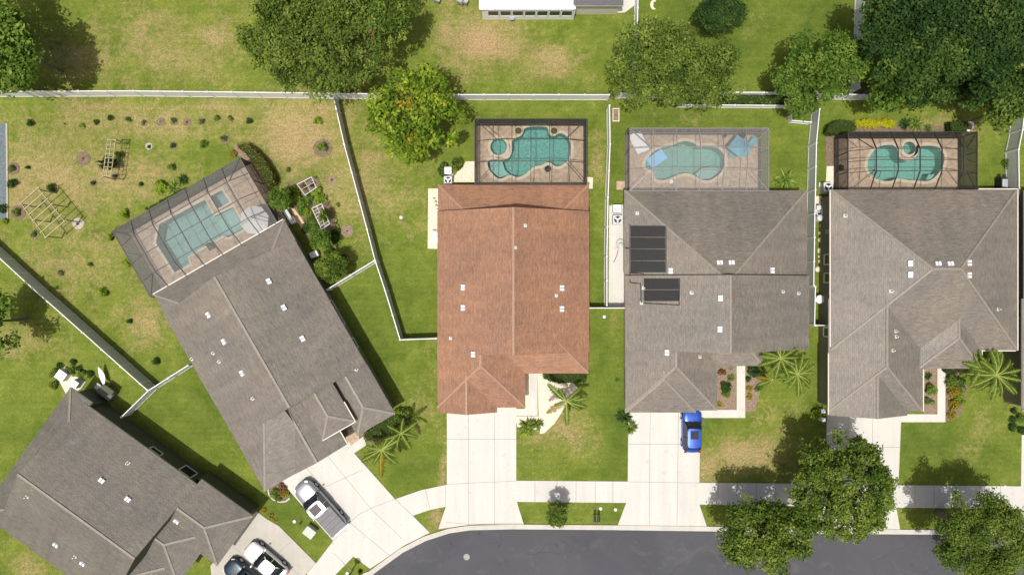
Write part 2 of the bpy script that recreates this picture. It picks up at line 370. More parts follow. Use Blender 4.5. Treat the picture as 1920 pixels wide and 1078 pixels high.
SOIL = [(900, 85, 40, 26, .75), (940, 100, 50, 18, .5), (1040, 138, 32, 10, .5), (700, 295, 22, 8, .55), (835, 60, 10, 20, .6), (570, 270, 60, 40, .3), (610, 205, 40, 14, .5), (200, 200, 40, 8, .5), (400, 200, 60, 8, .5), (300, 320, 30, 14, .35), (30, 380, 14, 20, .4), (1040, 230, 30, 6, .4), (1466, 805, 7, 7, .7), (1150, 600, 3, 20, .3), (440, 215, 60, 14, .3)]
def field(lst, px, py):
    v = np.zeros_like(px)
    for x, y, a, b, s in lst: v = np.maximum(v, s * np.exp(-(((px - x) / a) ** 2 + ((py - y) / b) ** 2)))
    return v
st = .5; gx = np.arange(-56, 56.01, st); gy = np.arange(-36, 36.01, st)
X, Y = np.meshgrid(gx, gy); nx, ny = len(gx), len(gy)
idx = np.arange(nx * ny).reshape(ny, nx)
quads = np.stack([idx[:-1, :-1], idx[:-1, 1:], idx[1:, 1:], idx[1:, :-1]], -1).reshape(-1, 4)
ok = np.ones(len(quads), bool)
for c in CAGES.values():
    ins = inpoly(X.ravel(), Y.ravel(), c); ok &= ~ins[quads].all(1)
vs = np.stack([X.ravel(), Y.ravel(), np.zeros(nx * ny)], -1).tolist(); fs = quads[ok].tolist()
b0 = len(vs); BIG = 900
vs += [(-56, -36, 0), (56, -36, 0), (56, 36, 0), (-56, 36, 0), (-BIG, -BIG, 0), (BIG, -BIG, 0), (BIG, BIG, 0), (-BIG, BIG, 0)]
for i in range(4): j = (i + 1) % 4; fs.append((b0 + 4 + i, b0 + 4 + j, b0 + j, b0 + i))
me = bpy.data.meshes.new('ground'); me.from_pydata(vs, [], fs); me.materials.append(M['grass'])
px = CX + X.ravel() * 20; py = CY - Y.ravel() * 20
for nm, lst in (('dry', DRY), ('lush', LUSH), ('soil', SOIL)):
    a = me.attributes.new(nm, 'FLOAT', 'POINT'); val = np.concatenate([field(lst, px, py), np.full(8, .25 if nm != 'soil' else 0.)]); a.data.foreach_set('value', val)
g = bpy.data.objects.new('ground', me); COL.objects.link(g); prop(g, kind='structure')

def sheet(name, pts, z, mat, thick=0.0, kind='structure', smooth=0, **kw):
    if smooth: pts = smooth_poly(pts, smooth)
    b = MB(); poly = [P(x, y, 0).to_2d() for x, y in pts]
    if thick: b.prism(poly, z - thick, z)
    else: b.prism(poly, 0.0, z, bottom=False)
    o = b.build(name, mat); 
    if kind: prop(o, kind=kind)
    return prop(o, **kw) if kw else o
# road, kerb, pavements
arc = [(862 + 233 * math.cos(R_(a)), 1236 + 233 * math.sin(R_(a))) for a in range(22, 223, 8)]
edge = arc + [(697, 1078), (720, 1061), (756, 1035), (798, 1013.5), (843, 999), (881, 993.5), (960, 991.5), (1150, 993), (1336, 995.5), (1523, 1000), (1753, 1001.5), (2600, 1008)]
sheet('road', edge + [(2600, 1192), (1140, 1192)][::1] + [(1110, 1230)], .004, M['asphalt'])
def offs(pl, d):
    out = []
    for i, p in enumerate(pl):
        a = pl[max(i - 1, 0)]; b = pl[min(i + 1, len(pl) - 1)]; t = Vector((b[0] - a[0], b[1] - a[1])).normalized(); out.append((p[0] + t.y * d, p[1] - t.x * d))
    return out
cb = MB(); inner = edge; outer = offs(edge, 9.5); lip = offs(edge, 5)
for i in range(len(edge) - 1):
    A = [P(*q[j], 0) for q in (inner, lip, outer) for j in (i, i + 1)]
    zz = [.02, .02, .10, .10, .115, .115]
    A = [Vector((a.x, a.y, z)) for a, z in zip(A, zz)]
    cb.face([A[0], A[1], A[3], A[2]][::-1]); cb.face([A[2], A[3], A[5], A[4]][::-1])
    o0, o1 = A[4].copy(), A[5].copy(); o0.z = o1.z = 0; cb.face([A[4], A[5], o1, o0][::-1]); i0, i1 = A[0].copy(), A[1].copy(); i0.z = i1.z = 0; cb.face([i0, i1, A[1], A[0]][::-1])
prop(cb.build('curb', M['curb']), kind='structure')
JT = []
def joints(lines):
    for a, b in lines: JT.append((a, b))
sheet('driveway', [(526, 900), (655, 828), (665, 850), (741, 935), (774, 966), (806, 997.5), (757, 1022), (720, 1048), (694, 1065), (663, 1042), (610, 1096), (575, 1075), (593, 1055), (625, 1013)], .06, M['concrete'])
sheet('driveway', [(838, 760), (968, 755), (968, 905), (969, 940), (982, 982), (900, 982), (880, 983), (822, 991), (836, 949), (838, 908)], .06, M['concrete'])
sheet('driveway', [(1178, 762), (1313, 762), (1311, 905), (1311, 945), (1325, 986), (1158, 984), (1174, 942), (1177, 902)], .06, M['concrete'])
sheet('driveway', [(1550, 765), (1690, 765), (1684, 905), (1680, 951), (1687, 992), (1522, 990), (1545, 948), (1548, 905)], .06, M['concrete'])
sheet('driveway', [(1915, 815), (2050, 815), (2050, 996), (1908, 993), (1913, 955)], .06, M['concrete'])
sheet('driveway', [(478, 955), (500, 972), (523, 985), (593, 1055), (560, 1090), (520, 1150), (400, 1110), (395, 1060)], .058, M['oldconc'])
sheet('sidewalk', [(741, 935), (790, 918), (838, 908), (968, 900.5), (1177, 902), (1313, 904.5), (1500, 906), (1685, 909), (1914, 911), (2600, 918), (2600, 962), (1914, 953), (1682, 951), (1500, 948), (1311, 945), (1174, 942), (969, 940), (836, 949), (806, 955), (774, 966)], .052, M['walk'])
J = []
def jl(pts): J.extend(zip(pts[:-1], pts[1:]))
for x in (878.5, 927): jl([(x, 772), (x, 986)])
for y in (823, ): jl([(838, y), (968, y)])
jl([(838, 907), (900, 904), (968, 901)]); jl([(836, 978), (878, 981.5), (980, 980)])
jl([(1219, 772), (1217, 983)]); jl([(1272, 772), (1269, 984)]); jl([(1177, 832), (1313, 832)]); jl([(1177, 902.5), (1313, 904.5)])
for x in (1590, 1636): jl([(x, 778), (x - 4, 990)])
for y in (837, 907, 950): jl([(1550, y), (1686, y + 1)])
jl([(614, 853), (695, 952)]); jl([(695, 952), (755, 1010)]); jl([(604, 915), (680, 880)]); jl([(741, 935), (700, 950), (672, 964), (650, 985), (625, 1013)]); jl([(655, 978), (730, 1040)]); jl([(572, 872), (608, 918)])
jl([(625, 1035), (660, 1070)]); jl([(741, 935), (774, 966)]); jl([(798, 918), (806, 952)]); jl([(836, 910), (836, 949)])
for x in (1003, 1044, 1080, 1116, 1149): jl([(x, 902), (x, 941)])
for x in (1346, 1382, 1418, 1454, 1490, 1715, 1751, 1792, 1836, 1875): jl([(x, 906), (x, 949)])
jl([(520, 1040), (575, 1090)]); jl([(432, 1020), (520, 1085)]); jl([(545, 1015), (470, 1080)])
jb = MB(); 
for a, b in J:
    A = P(*a); B = P(*b); d = (B - A).normalized(); A.z = B.z = .0615; n_ = Vector((-d.y, d.x, 0)) * .022
    jb.face([A - n_, B - n_, B + n_, A + n_])
prop(jb.build('pavement_joints', M['joint']), kind='structure')
# walkways, pads, beds
sheet('walkway', [(994, 690), (1008, 690), (1008, 779), (968, 779), (968, 766), (994, 766)], .055, M['walk'])
sheet('walkway', [(1381, 675), (1397, 675), (1397, 783), (1313, 783), (1313, 768), (1381, 768)], .055, M['concrete'])
sheet('walkway', [(1757, 680), (1772, 680), (1772, 791), (1688, 791), (1688, 776), (1757, 776)], .055, M['concrete'])
sheet('walkway', [(656, 837), (682, 817), (687, 834), (664, 849)], .064, M['walk'])
sheet('entry_paving', [(640, 800), (668, 790), (676, 832), (655, 838)], .045, M['paver'])
sheet('garden_path', [(540, 390), (552, 392), (588, 440), (580, 452), (574, 440)], .03, plain('sandstone_path', (.62, .46, .30), .9, .1, .15, 5))
for i, (pts, mt) in enumerate([([(803, 354), (826, 354), (824, 467), (802, 466)], 'gravel'), ([(874, 303), (893, 303), (893, 342), (850, 342), (852, 330)], 'gravel'), ([(1096, 332), (1112, 333), (1111, 354), (1096, 354)], 'gravel'),
         ([(1142, 386), (1172, 384), (1170, 577), (1141, 577)], 'walk'), ([(1156, 340), (1174, 340), (1174, 356), (1156, 356)], 'paver'), ([(1550, 312), (1568, 312), (1568, 346), (1548, 346)], 'gravel'),
         ([(1529, 368), (1541, 368), (1541, 382), (1529, 382)], 'gravel'), ([(107, 706), (145, 706), (150, 730), (125, 740)], 'gravel'), ([(515, 345), (520, 349), (514, 354), (509, 349)], 'gravel')]):
    sheet('concrete_pad', pts, .03, M[mt])
sheet('gravel_bed', [(984, 698), (1020, 698), (1030, 712), (1075, 718), (1084, 728), (1070, 742), (1058, 765), (1040, 793), (1020, 812), (1012, 813), (1013, 795), (1010, 779), (1008, 698), (994, 698), (994, 766), (984, 766)], .04, M['gravel'])
sheet('gravel_bed', [(966, 780), (1010, 780), (1014, 800), (1000, 806), (970, 800)], .035, M['gravel'])
for nm, pts, mt in [('mulch_bed', [(1343, 680), (1380, 680), (1380, 768), (1343, 768)], 'redmulch'), ('mulch_bed', [(1398, 690), (1420, 690), (1428, 720), (1416, 770), (1398, 772)], 'redmulch'),
        ('mulch_bed', [(1730, 690), (1756, 690), (1756, 775), (1730, 775)], 'redmulch'), ('mulch_bed', [(1773, 693), (1800, 693), (1815, 730), (1800, 780), (1773, 790)], 'mulch'),
        ('mulch_bed', [(1548, 250), (1572, 250), (1570, 312), (1548, 312)], 'mulch'), ('mulch_bed', [(1600, 236), (1800, 236), (1800, 252), (1600, 252)], 'mulch'),
        ('mulch_bed', [(438, 272), (470, 268), (500, 300), (515, 345), (500, 350), (455, 296), (440, 290)], 'redmulch'), ('mulch_bed', [(540, 345), (590, 330), (625, 400), (630, 440), (580, 450), (552, 400)], 'mulch'),
        ('mulch_bed', [(505, 912), (530, 903), (545, 930), (530, 940), (510, 934)], 'mulch'), ('mulch_bed', [(1185, 240), (1440, 240), (1440, 252), (1230, 256)], 'redmulch'), ('mulch_bed', [(672, 815), (740, 780), (770, 770), (765, 790), (700, 835)], 'redmulch')]:
    sheet(nm, pts, .025, M[mt])
sheet('side_path', [(-60, 240), (11, 232), (12, 300), (13, 412), (-60, 412)], .03, M['slate'])
sheet('stone_edging', [(11.5, 232), (15, 232), (16, 412), (13.5, 412)], .08, M['rock'])
# ---------------------------------------------------------------- roofs
def clip(poly, f):                                     # keep f(p) >= 0
    out = []
    for i in range(len(poly)):
        a, b = poly[i], poly[(i + 1) % len(poly)]; fa, fb = f(a), f(b)
        if fa >= 0: out.append(a)
        if (fa >= 0) != (fb >= 0): t = fa / (fa - fb); out.append((a[0] + (b[0] - a[0]) * t, a[1] + (b[1] - a[1]) * t))
    return out
class Mass:
    """roof volume over a rectangle u0..u1, v0..v1 (frame pixels); pitch per side W,S,E,N, None for a gable"""
    def __init__(s, fr, u0, u1, v0, v1, eave=3.0, W=.45, S=.45, E=.45, N=.45, ext=None):
        s.fr = fr; s.r = (u0, u1, v0, v1); s.e = eave
        s.side = [(W, lambda u, v: u - u0), (E, lambda u, v: u1 - u), (S, lambda u, v: v1 - v), (N, lambda u, v: v - v0)]
    def h(s, u, v):
        u0, u1, v0, v1 = s.r
        if not (u0 - .01 <= u <= u1 + .01 and v0 - .01 <= v <= v1 + .01): return -1
        return s.e + min(p * FS * d(u, v) for p, d in s.side if p)
    def emit(s, mb, caps):
        u0, u1, v0, v1 = s.r; rect = [(u0, v0), (u1, v0), (u1, v1), (u0, v1)]
        W3 = lambda q, z: Vector((*s.fr.xy(*q), z)); edges = {}
        for i, (p, d) in enumerate(s.side):
            if not p: continue
            poly = rect
            for j, (p2, d2) in enumerate(s.side):
                if j != i and p2 and poly: poly = clip(poly, lambda q: p2 * d2(*q) - p * d(*q))
            clean = []
            for q in poly:
                if not clean or math.dist(q, clean[-1]) > .05: clean.append(q)
            if len(clean) > 1 and math.dist(clean[0], clean[-1]) < .05: clean.pop()
            if len(clean) < 3: continue
            pts = [W3(q, s.e + p * FS * d(*q)) for q in clean]
            mb._up(pts, 0, True)
            for k in range(len(clean)):
                a, b = clean[k], clean[(k + 1) % len(clean)]
                key = tuple(sorted([(round(a[0], 1), round(a[1], 1)), (round(b[0], 1), round(b[1], 1))]))
                edges.setdefault(key, []).append((pts[k], pts[(k + 1) % len(clean)]))
        for k, e in edges.items():
            if len(e) > 1: caps.append(e[0])
        # fascia, soffit, gable ends
        zf = s.e - .17
        for k in range(4):
            a, b = rect[k], rect[(k + 1) % 4]
            mb.face([W3(a, zf), W3(b, zf), W3(b, s.e), W3(a, s.e)], 1)
        mb._up([W3(q, zf) for q in rect], 1, False)
        for nm, (a, b) in (('N', ((u0, v0), (u1, v0))), ('S', ((u0, v1), (u1, v1))), ('E', ((u1, v0), (u1, v1))), ('W', ((u0, v0), (u0, v1)))):
            p = s.side['WESN'.index(nm)][0]
            if p: continue
            ts = sorted(set([0, 1] + [i / 40 for i in range(41)]))
            q = [(a[0] + (b[0] - a[0]) * t, a[1] + (b[1] - a[1]) * t) for t in ts]
            top = [W3(x, s.h(*x)) for x in q]
            top2 = [top[0]]
            for i in range(1, len(top) - 1):
                if (top[i] - top[i - 1]).angle(top[i + 1] - top[i], 0) > .01: top2.append(top[i])
            top2.append(top[-1])
            pl = top2 + [W3(q[-1], s.e), W3(q[0], s.e)]
            c2 = []
            for x in pl:
                if not c2 or (x - c2[-1]).length > .02: c2.append(x)
            if (c2[0] - c2[-1]).length < .02: c2.pop()
            if len(c2) >= 3: mb.face(c2, 2)
class House:
    def __init__(s, name, fr, masses, outline, roofmat, capmat, wallmat, label, wallh=2.72, fascia=None):
        s.fr = fr; s.ms = masses
        c = fr.xy(*(np.mean([p[0] for p in outline]), np.mean([p[1] for p in outline])))
        s.o = empty(name, (c.x, c.y, 0), label, 'house')
        w = MB(); s.outline = [fr.xy(*p) for p in outline]; w.prism(s.outline, 0, wallh, bottom=False, top=False)
        s.wall = w.build('wall', M[wallmat], s.o)
        r = MB(); caps = []
        for m in masses: m.emit(r, caps)
        s.roof = r.build('roof', [M[roofmat], M[fascia or 'trim'], M[wallmat]], s.o, uv=True)
        cbm = MB()
        for a, b in caps:
            if (b - a).length < .3: continue
            d = (b - a).normalized(); cbm.bar(a + Vector((0, 0, .012)) + d * .02, b + Vector((0, 0, .012)), .20, .03)
        s.caps = cbm.build('ridge_cap', M[capmat], s.roof)
    def z_at(s, xy):
        c, n = s.fr.c, s.fr.s; p0 = P(*s.fr.o, 3.0)
        dx, dy = (xy.x - p0.x) / FS, -(xy.y - p0.y) / FS
        u = c * dx + n * dy; v = -n * dx + c * dy
        return max(m.h(u, v) for m in s.ms)
    def hit(s, px, py):
        z = 4.0
        for _ in range(12): z = .5 * z + .5 * max(s.z_at(P(px, py, z)), 3.0)
        p = P(px, py, z); e = .05
        zx = s.z_at(p + Vector((e, 0, 0))) - s.z_at(p - Vector((e, 0, 0))); zy = s.z_at(p + Vector((0, e, 0))) - s.z_at(p - Vector((0, e, 0)))
        n = Vector((-zx, -zy, 2 * e)).normalized()
        if n.z < .6: n = Vector((0, 0, 1))
        t = Vector((0, 0, 1)).cross(n); t = t.normalized() if t.length > .05 else Vector((s.fr.c, -s.fr.s, 0))
        w = n.cross(t); return p, Matrix(((t.x, w.x, n.x, p.x), (t.y, w.y, n.y, p.y), (t.z, w.z, n.z, p.z), (0, 0, 0, 1)))
    def vent(s, px, py):
        p, T = s.hit(px, py); b = MB()
        for k in (-1, 1):
            b.box(None, .20, .34, .12, mat=T @ Matrix.Translation((k * .14, 0, .11)), m=0)
        b.box(None, .50, .40, .03, mat=T @ Matrix.Translation((0, 0, .03)), m=1)
        b.build('roof_vent', [M['whitemetal'], M['metal']], s.roof)
    def pipe(s, px, py):
        p, T = s.hit(px, py); b = MB(); b.tube([p - Vector((0, 0, .1)), p + Vector((0, 0, .38))], .055, 8)
        b.box(None, .3, .3, .02, mat=T @ Matrix.Translation((0, 0, .02))); b.build('vent_pipe', M['lightgrey'], s.roof)
    def window(s, a, b, z0, z1, name='window', frame='white', pane='glass', out=None, t=.06):
        """a, b world xy of the two ends on the wall"""
        a, b = Vector(a).to_3d(), Vector(b).to_3d(); d = (b - a).normalized(); n = Vector((d.y, -d.x, 0))
        c = Vector((s.o.location.x, s.o.location.y, 0))
        if out is None: 
            if n.dot((a + b) / 2 - c) < 0: n = -n
        else: n = Vector(out).to_3d()
        f = MB(); w = .10
        for q0, q1 in ((Vector((0, 0, z0)), Vector((0, 0, z1))),): pass
        L_ = (b - a).length
        f.bar(a + n * t / 2 + Vector((0, 0, z0)), b + n * t / 2 + Vector((0, 0, z0)), t, w); f.bar(a + n * t / 2 + Vector((0, 0, z1)), b + n * t / 2 + Vector((0, 0, z1)), t, w)
        for q in (a, b): f.bar(q + n * t / 2 + Vector((0, 0, z0 + w / 2)), q + n * t / 2 + Vector((0, 0, z1 - w / 2)), w, t, up=n)
        o = f.build(name, M[frame], s.o)
        g_ = MB(); off = n * .012
        g_.face([a + off + Vector((0, 0, z0)), b + off + Vector((0, 0, z0)), b + off + Vector((0, 0, z1)), a + off + Vector((0, 0, z1))])
        g_.build('pane' if name == 'window' else 'panel', M[pane], o)
    def wall_at(s, i, t0, t1):
        a, b = s.outline[i], s.outline[(i + 1) % len(s.outline)]; return a.lerp(b, t0), a.lerp(b, t1)
    def gutter(s, a, b, z, mat='trim'):
        A = Vector((*s.fr.xy(*a), z)); B = Vector((*s.fr.xy(*b), z)); g_ = MB(); g_.bar(A, B, .085, .12); g_.build('gutter', M[mat], s.o)
# brown house
h2 = House('brown_house', F2, [Mass(F2, 820, 1105, 345, 400, 2.5, W=.36, E=.36, N=.36, S=None), Mass(F2, 820, 1105, 396, 660, 3.0, N=None, S=None),
      Mass(F2, 820, 985, 660.2, 764, 3.0, N=None), Mass(F2, 820, 932, 700, 773, 3.004, N=None, S=None), Mass(F2, 930, 1103.5, 640, 700, 3.0, N=None, W=None)],
      [(828, 353), (1097, 353), (1097, 692), (977, 692), (977, 757), (828, 757)], 'roof_brown', 'cap_brown', 'stucco', 'reddish brown shingle roofed house with a dark framed pool cage', wallh=2.45)
pw = MB(); pw.prism([F2.xy(*q) for q in ((828, 404), (1097, 404), (1097, 692), (977, 692), (977, 757), (828, 757))], 2.46, 2.86, top=False); pw.build('upper_wall', M['stucco'], h2.o)
for v in ((869, 539), (869, 577), (888, 664), (1053, 540), (1053, 579)): h2.vent(*v)
for v in ((985, 423), (966, 464), (1043, 554), (845, 634)): h2.pipe(*v)
h3 = House('solar_panel_house', F2, [Mass(F2, 1172, 1517, 356, 521, 2.62, S=None), Mass(F2, 1172, 1517, 517, 655, 3.05, N=None, S=None),
      Mass(F2, 1172, 1344, 655.2, 769, 3.05, N=None), Mass(F2, 1172, 1304, 690, 773, 3.056, N=None), Mass(F2, 1331, 1432, 640, 686, 3.0, N=None, W=None)],
      [(1180, 364), (1509, 364), (1509, 647), (1424, 647), (1424, 662), (1336, 662), (1336, 761), (1180, 761)], 'roof_grey', 'cap_grey', 'stucco', 'grey shingled house with black solar mats and a blue car in front', wallh=2.56)
pw = MB(); pw.prism([F2.xy(*q) for q in ((1180, 524), (1509, 524), (1509, 647), (1424, 647), (1424, 662), (1336, 662), (1336, 761), (1180, 761))], 2.57, 2.9, top=False); pw.build('upper_wall', M['stucco'], h3.o)
for v in ((1258, 508), (1349, 493), (1371, 493), (1351, 559), (1350, 617), (1251, 661), (1447, 507)): h3.vent(*v)
for v in ((1195, 400), (1207, 540), (1203, 568), (1297, 549), (1312, 669), (1468, 547), (1497, 550)): h3.pipe(*v)
h4 = House('hip_roof_house', F2, [Mass(F2, 1558, 1907, 356, 656), Mass(F2, 1555, 1730, 560, 771, 2.93, N=None), Mass(F2, 1555, 1702, 700, 779, 2.935, N=None, S=None),
      Mass(F2, 1722, 1840, 560, 691, N=None)],
      [(1566, 364), (1899, 364), (1899, 648), (1832, 648), (1832, 683), (1722, 683), (1722, 764), (1563, 764)], 'roof_grey', 'cap_grey', 'stucco_olive', 'large grey hip roofed house with white gutters, rightmost one wholly in view', fascia='white')
for v in ((1707, 494), (1707, 515), (1758, 495), (1781, 495), (1816, 493), (1816, 516)): h4.vent(*v)
for v in ((1671, 546), (1585, 405), (1679, 621), (1680, 631), (1871, 580), (1674, 657)): h4.pipe(*v)
for a, b in (((1556.5, 356), (1556.5, 650)), ((1553.5, 662), (1553.5, 777)), ((1731.5, 692), (1731.5, 771)), ((1908.5, 354), (1908.5, 657)), ((1841.5, 640), (1841.5, 672))): h4.gutter(a, b, 2.95)
h4.gutter((1835, 354.5), (1908, 354.5), 2.95); h4.gutter((1842, 657.5), (1905, 657.5), 2.95)
h1 = House('diagonal_house', F1, [Mass(F1, 4, 287, 0, 50, 2.75, S=None), Mass(F1, 4, 287, 43, 312, 3.0, N=None, S=None), Mass(F1, 4, 125, 312.2, 424, 3.0, S=.31, E=None, N=None),
      Mass(F1, 69, 181, 312.2, 424.5, 3.004, N=None, S=None), Mass(F1, 154, 221, 300, 393, 4.0, N=None), Mass(F1, 206, 288, 312.2, 420, 3.0, N=None)],
      [(12, 8), (279, 8), (279, 412), (214, 412), (214, 360), (173, 360), (173, 414), (12, 414)], 'roof_grey', 'cap_grey', 'stucco_olive', 'large diagonal grey house with a pickup truck on its driveway')
for v in ((504, 528), (532, 577), (567, 635), (392, 590), (421, 640), (455, 699)): h1.vent(*v)
for v in ((400, 662), (411, 678), (668, 693), (360, 673), (474, 747)): h1.pipe(*v)
h1.gutter((152.5, 394.5), (222.5, 394.5), 3.95); h1.gutter((222.5, 394), (222.5, 352), 3.95); h1.gutter((4, -1.5), (287, -1.5), 2.8); h1.gutter((182.5, 424), (182.5, 394), 2.95)
pw = MB(); pw.prism([F1.xy(*q) for q in ((162, 312), (213, 312), (213, 384), (162, 384))], 2.84, 3.84); pw.build('upper_wall', M['stucco_olive'], h1.o)
h0 = House('corner_house', F0, [Mass(F0, -287, 0, 0, 50, 2.95, S=None), Mass(F0, -287, -7, 43, 300, 3.15, N=None, S=None), Mass(F0, -109, 5, 300.2, 419, 3.05, N=None),
      Mass(F0, -180, -60, 300.2, 380, 3.05, N=None), Mass(F0, -287, -150, 300.2, 360, 2.9, N=None)],
      [(-279, 8), (-8, 8), (-8, 49), (-15, 49), (-15, 292), (-3, 292), (-3, 411), (-101, 411), (-101, 372), (-172, 372), (-172, 352), (-279, 352)], 'roof_dark', 'cap_grey', 'stucco_dark', 'dark grey roofed house at the lower left corner with two parked cars in front')
for v in ((191, 901), (240, 936), (106, 1020), (156, 1055), (332, 976)): h0.vent(*v)
for v in ((51, 931), (141, 1043), (240, 868)): h0.pipe(*v)
# the next house to the right, mostly outside the photo
off = 363
h5 = House('edge_house', F2, [Mass(F2, 1558 + off, 1907 + off, 356, 656), Mass(F2, 1555 + off, 1730 + off, 560, 771, 2.93, N=None)],
      [(1564 + off, 364), (1899 + off, 364), (1899 + off, 648), (1722 + off, 648), (1722 + off, 764), (1564 + off, 764)], 'roof_grey', 'cap_grey', 'stucco_olive', 'house cut off by the right edge beside the last white fence')
# windows, doors
def wpx(h, i, p0, p1, zc):                             # window ends from pixels at height zc, on outline edge i
    a, b = h.outline[i], h.outline[(i + 1) % len(h.outline)]; d = (b - a)
    t = [((P(*p, zc).to_2d() - a).dot(d)) / d.length_squared for p in (p0, p1)]; return a.lerp(b, t[0]), a.lerp(b, t[1])
h1.window(*wpx(h1, 1, (618, 564), (646, 606), 1.5), .8, 2.2); h1.window(*wpx(h1, 1, (661, 633), (671, 650), 1.5), .8, 2.2)
h0.window(*wpx(h0, 3, (290, 833), (310, 846), 1.5), 1.5, 2.2); h0.window(*wpx(h0, 3, (346, 872), (370, 884), 1.3), .7, 2.2)
for y0, y1 in ((477, 496), (512, 530), (614, 631)): h4.window(*wpx(h4, 7, (1552, y0), (1552, y1), 1.6), 1.0, 2.3)
h4.window(*wpx(h4, 7, (1552, 431), (1552, 438), 1.6), 1.3, 1.9, 'utility_panel', 'metal', 'metal')
h3.window(*wpx(h3, 7, (1172, 608), (1172, 628), 1.6), 1.0, 2.2)
for h, i in ((h2, 4), (h3, 6), (h4, 6), (h1, 6), (h0, 6)):
    h.window(*h.wall_at(i, .14, .84), .05, 2.2, 'garage_door', 'trim', 'white')
h2.window(*h2.wall_at(2, .15, .45), .9, 2.1); h2.window(*h2.wall_at(2, .78, .94), .05, 2.15, 'front_door', 'white', 'terracotta')
h3.window(*h3.wall_at(4, .2, .38), .05, 2.15, 'front_door', 'white', 'terracotta'); h4.window(*h4.wall_at(4, .3, .5), .05, 2.15, 'front_door', 'white', 'terracotta')
h1.window(*h1.wall_at(4, .3, .7), .05, 2.15, 'front_door', 'white', 'terracotta')
for h in (h2, h3, h4): h.window(*h.wall_at(0, .35, .62), .05, 2.2, 'sliding_door', 'white', 'glass')
h1.window(*h1.wall_at(0, .3, .7), .05, 2.2, 'sliding_door', 'white', 'glass'); h2.window(*h2.wall_at(5, .3, .4), .9, 2.1)
# solar mats
def roofquad(h, pts, name, mat, lift=.05, th=.04, parent=None):
    b = MB(); q = [h.hit(*p)[0] for p in pts]; n = (q[1] - q[0]).cross(q[2] - q[0]).normalized(); n = n if n.z > 0 else -n
    t = [p + n * (lift + th) for p in q]; bb = [p + n * lift for p in q]
    b._up(t, 0, True); b._up(bb, 0, False)
    for i in range(4): j = (i + 1) % 4; b.face([bb[i], bb[j], t[j], t[i]], 0)
    return b.build(name, mat, parent or h.roof)
for k in range(4):
    y0 = 424 + k * 22.1; roofquad(h3, [(1183, y0), (1247.5, y0), (1247.5, y0 + 20.4), (1183, y0 + 20.4)], 'solar_panel', M['panel'])
for k in range(2):
    y0 = 522.5 + k * 21.8; roofquad(h3, [(1208, y0), (1273, y0), (1273, y0 + 20.2), (1208, y0 + 20.2)], 'solar_panel', M['panel'])
def roofpipe(h, pts, name, mat, r=.035):
    b = MB(); q = [h.hit(*p)[0] + Vector((0, 0, .07)) for p in pts]
    for i in range(len(q) - 1): b.tube([q[i], q[i + 1]], r, 6)
    b.build(name, mat, h.roof)
roofpipe(h3, [(1207, 515.5), (1205, 513), (1181, 512), (1181, 530), (1201, 532), (1202, 568), (1273, 572), (1274, 521)], 'solar_pipe', M['black'])
roofpipe(h3, [(1181, 421), (1181, 511)], 'solar_pipe', M['bronze']); roofpipe(h3, [(1248.5, 424), (1248.5, 511)], 'solar_pipe', M['bronze']); roofpipe(h3, [(1172, 466), (1181, 466)], 'solar_pipe', M['bronze'])

# ---------------------------------------------------------------- house at the top edge
tb = empty('white_porch_house', P(1030, -40), 'white metal roofed sunroom and small shingled wing at the top edge of the view', 'house')
def rect(x0, x1, y0, y1, z): return [P(x, y, z).to_2d() for x, y in ((x0, y0), (x1, y0), (x1, y1), (x0, y1))]
b = MB(); b.prism(rect(903, 1080, -200, 16, 2.6), 0, 2.45, bottom=False); b.build('sunroom_wall', M['whitemetal'], tb)
b = MB()
A = [P(898, 18.5, 2.7), P(1076, 18.5, 2.7), P(1076, -120, 3.2), P(898, -120, 3.2)]
b.face(A); b.face([a - Vector((0, 0, .12)) for a in A][::-1])
for i in range(4): j = (i + 1) % 4; b.face([A[i] - Vector((0, 0, .12)), A[j] - Vector((0, 0, .12)), A[j], A[i]])
rf = b.build('metal_roof', M['whitemetal'], tb)
b = MB()
for i in range(13): x = 898 + i * 14.8; b.bar(P(x + .5, 19, 2.72), P(x + .5, -118, 3.22), .05, .06)
for y in (6, -8): b.bar(P(899, y, 2.79), P(1075, y, 2.79), .03, .02)
b.build('roof_seam', M['lightgrey'], rf)
for i in range(7):
    x = 915 + i * 23.0; yb = P(0, 18.9, 2.6).y - .0
    w = MB(); y_ = P(0, 16, 2.6).y - .03; X0 = P(x, 0, 1.6).x; X1 = P(x + 20, 0, 1.6).x
    w.face([(X0, y_, .95), (X1, y_, .95), (X1, y_, 2.1), (X0, y_, 2.1)]); o = w.build('window', M['glass'], tb)
    w = MB(); 
    for z in (.92, 2.13): w.bar((X0, y_ - .02, z), (X1, y_ - .02, z), .05, .06)
    for xx in (X0, X1): w.bar((xx, y_ - .02, .95), (xx, y_ - .02, 2.1), .06, .05)
    w.build('frame', M['white'], o)
b = MB(); b.prism(rect(1079, 1164, -200, 6, 2.6), 0, 2.6, bottom=False); b.build('wing_wall', plain('cream_siding', (.62, .60, .50), .8, .2, .05), tb)
b = MB(); A = [P(1075, 11, 2.75), P(1169, 11, 2.75), P(1169, -140, 5.2), P(1075, -140, 5.2)]
b.face(A, 0); B = [a - Vector((0, 0, .18)) for a in A]; b.face(B[::-1], 1)
for i in range(4): j = (i + 1) % 4; b.face([B[i], B[j], A[j], A[i]], 1)
b.build('shingle_roof', [shingle('charcoal_shingle', (.06, .062, .07), (.09, .092, .10), (.03, .03, .035)), M['white']], tb, uv=True)
sheet('porch_slab', [(1168, -30), (1195, -30), (1196, 6), (1172, 24), (1150, 26)], .03, M['walk'])
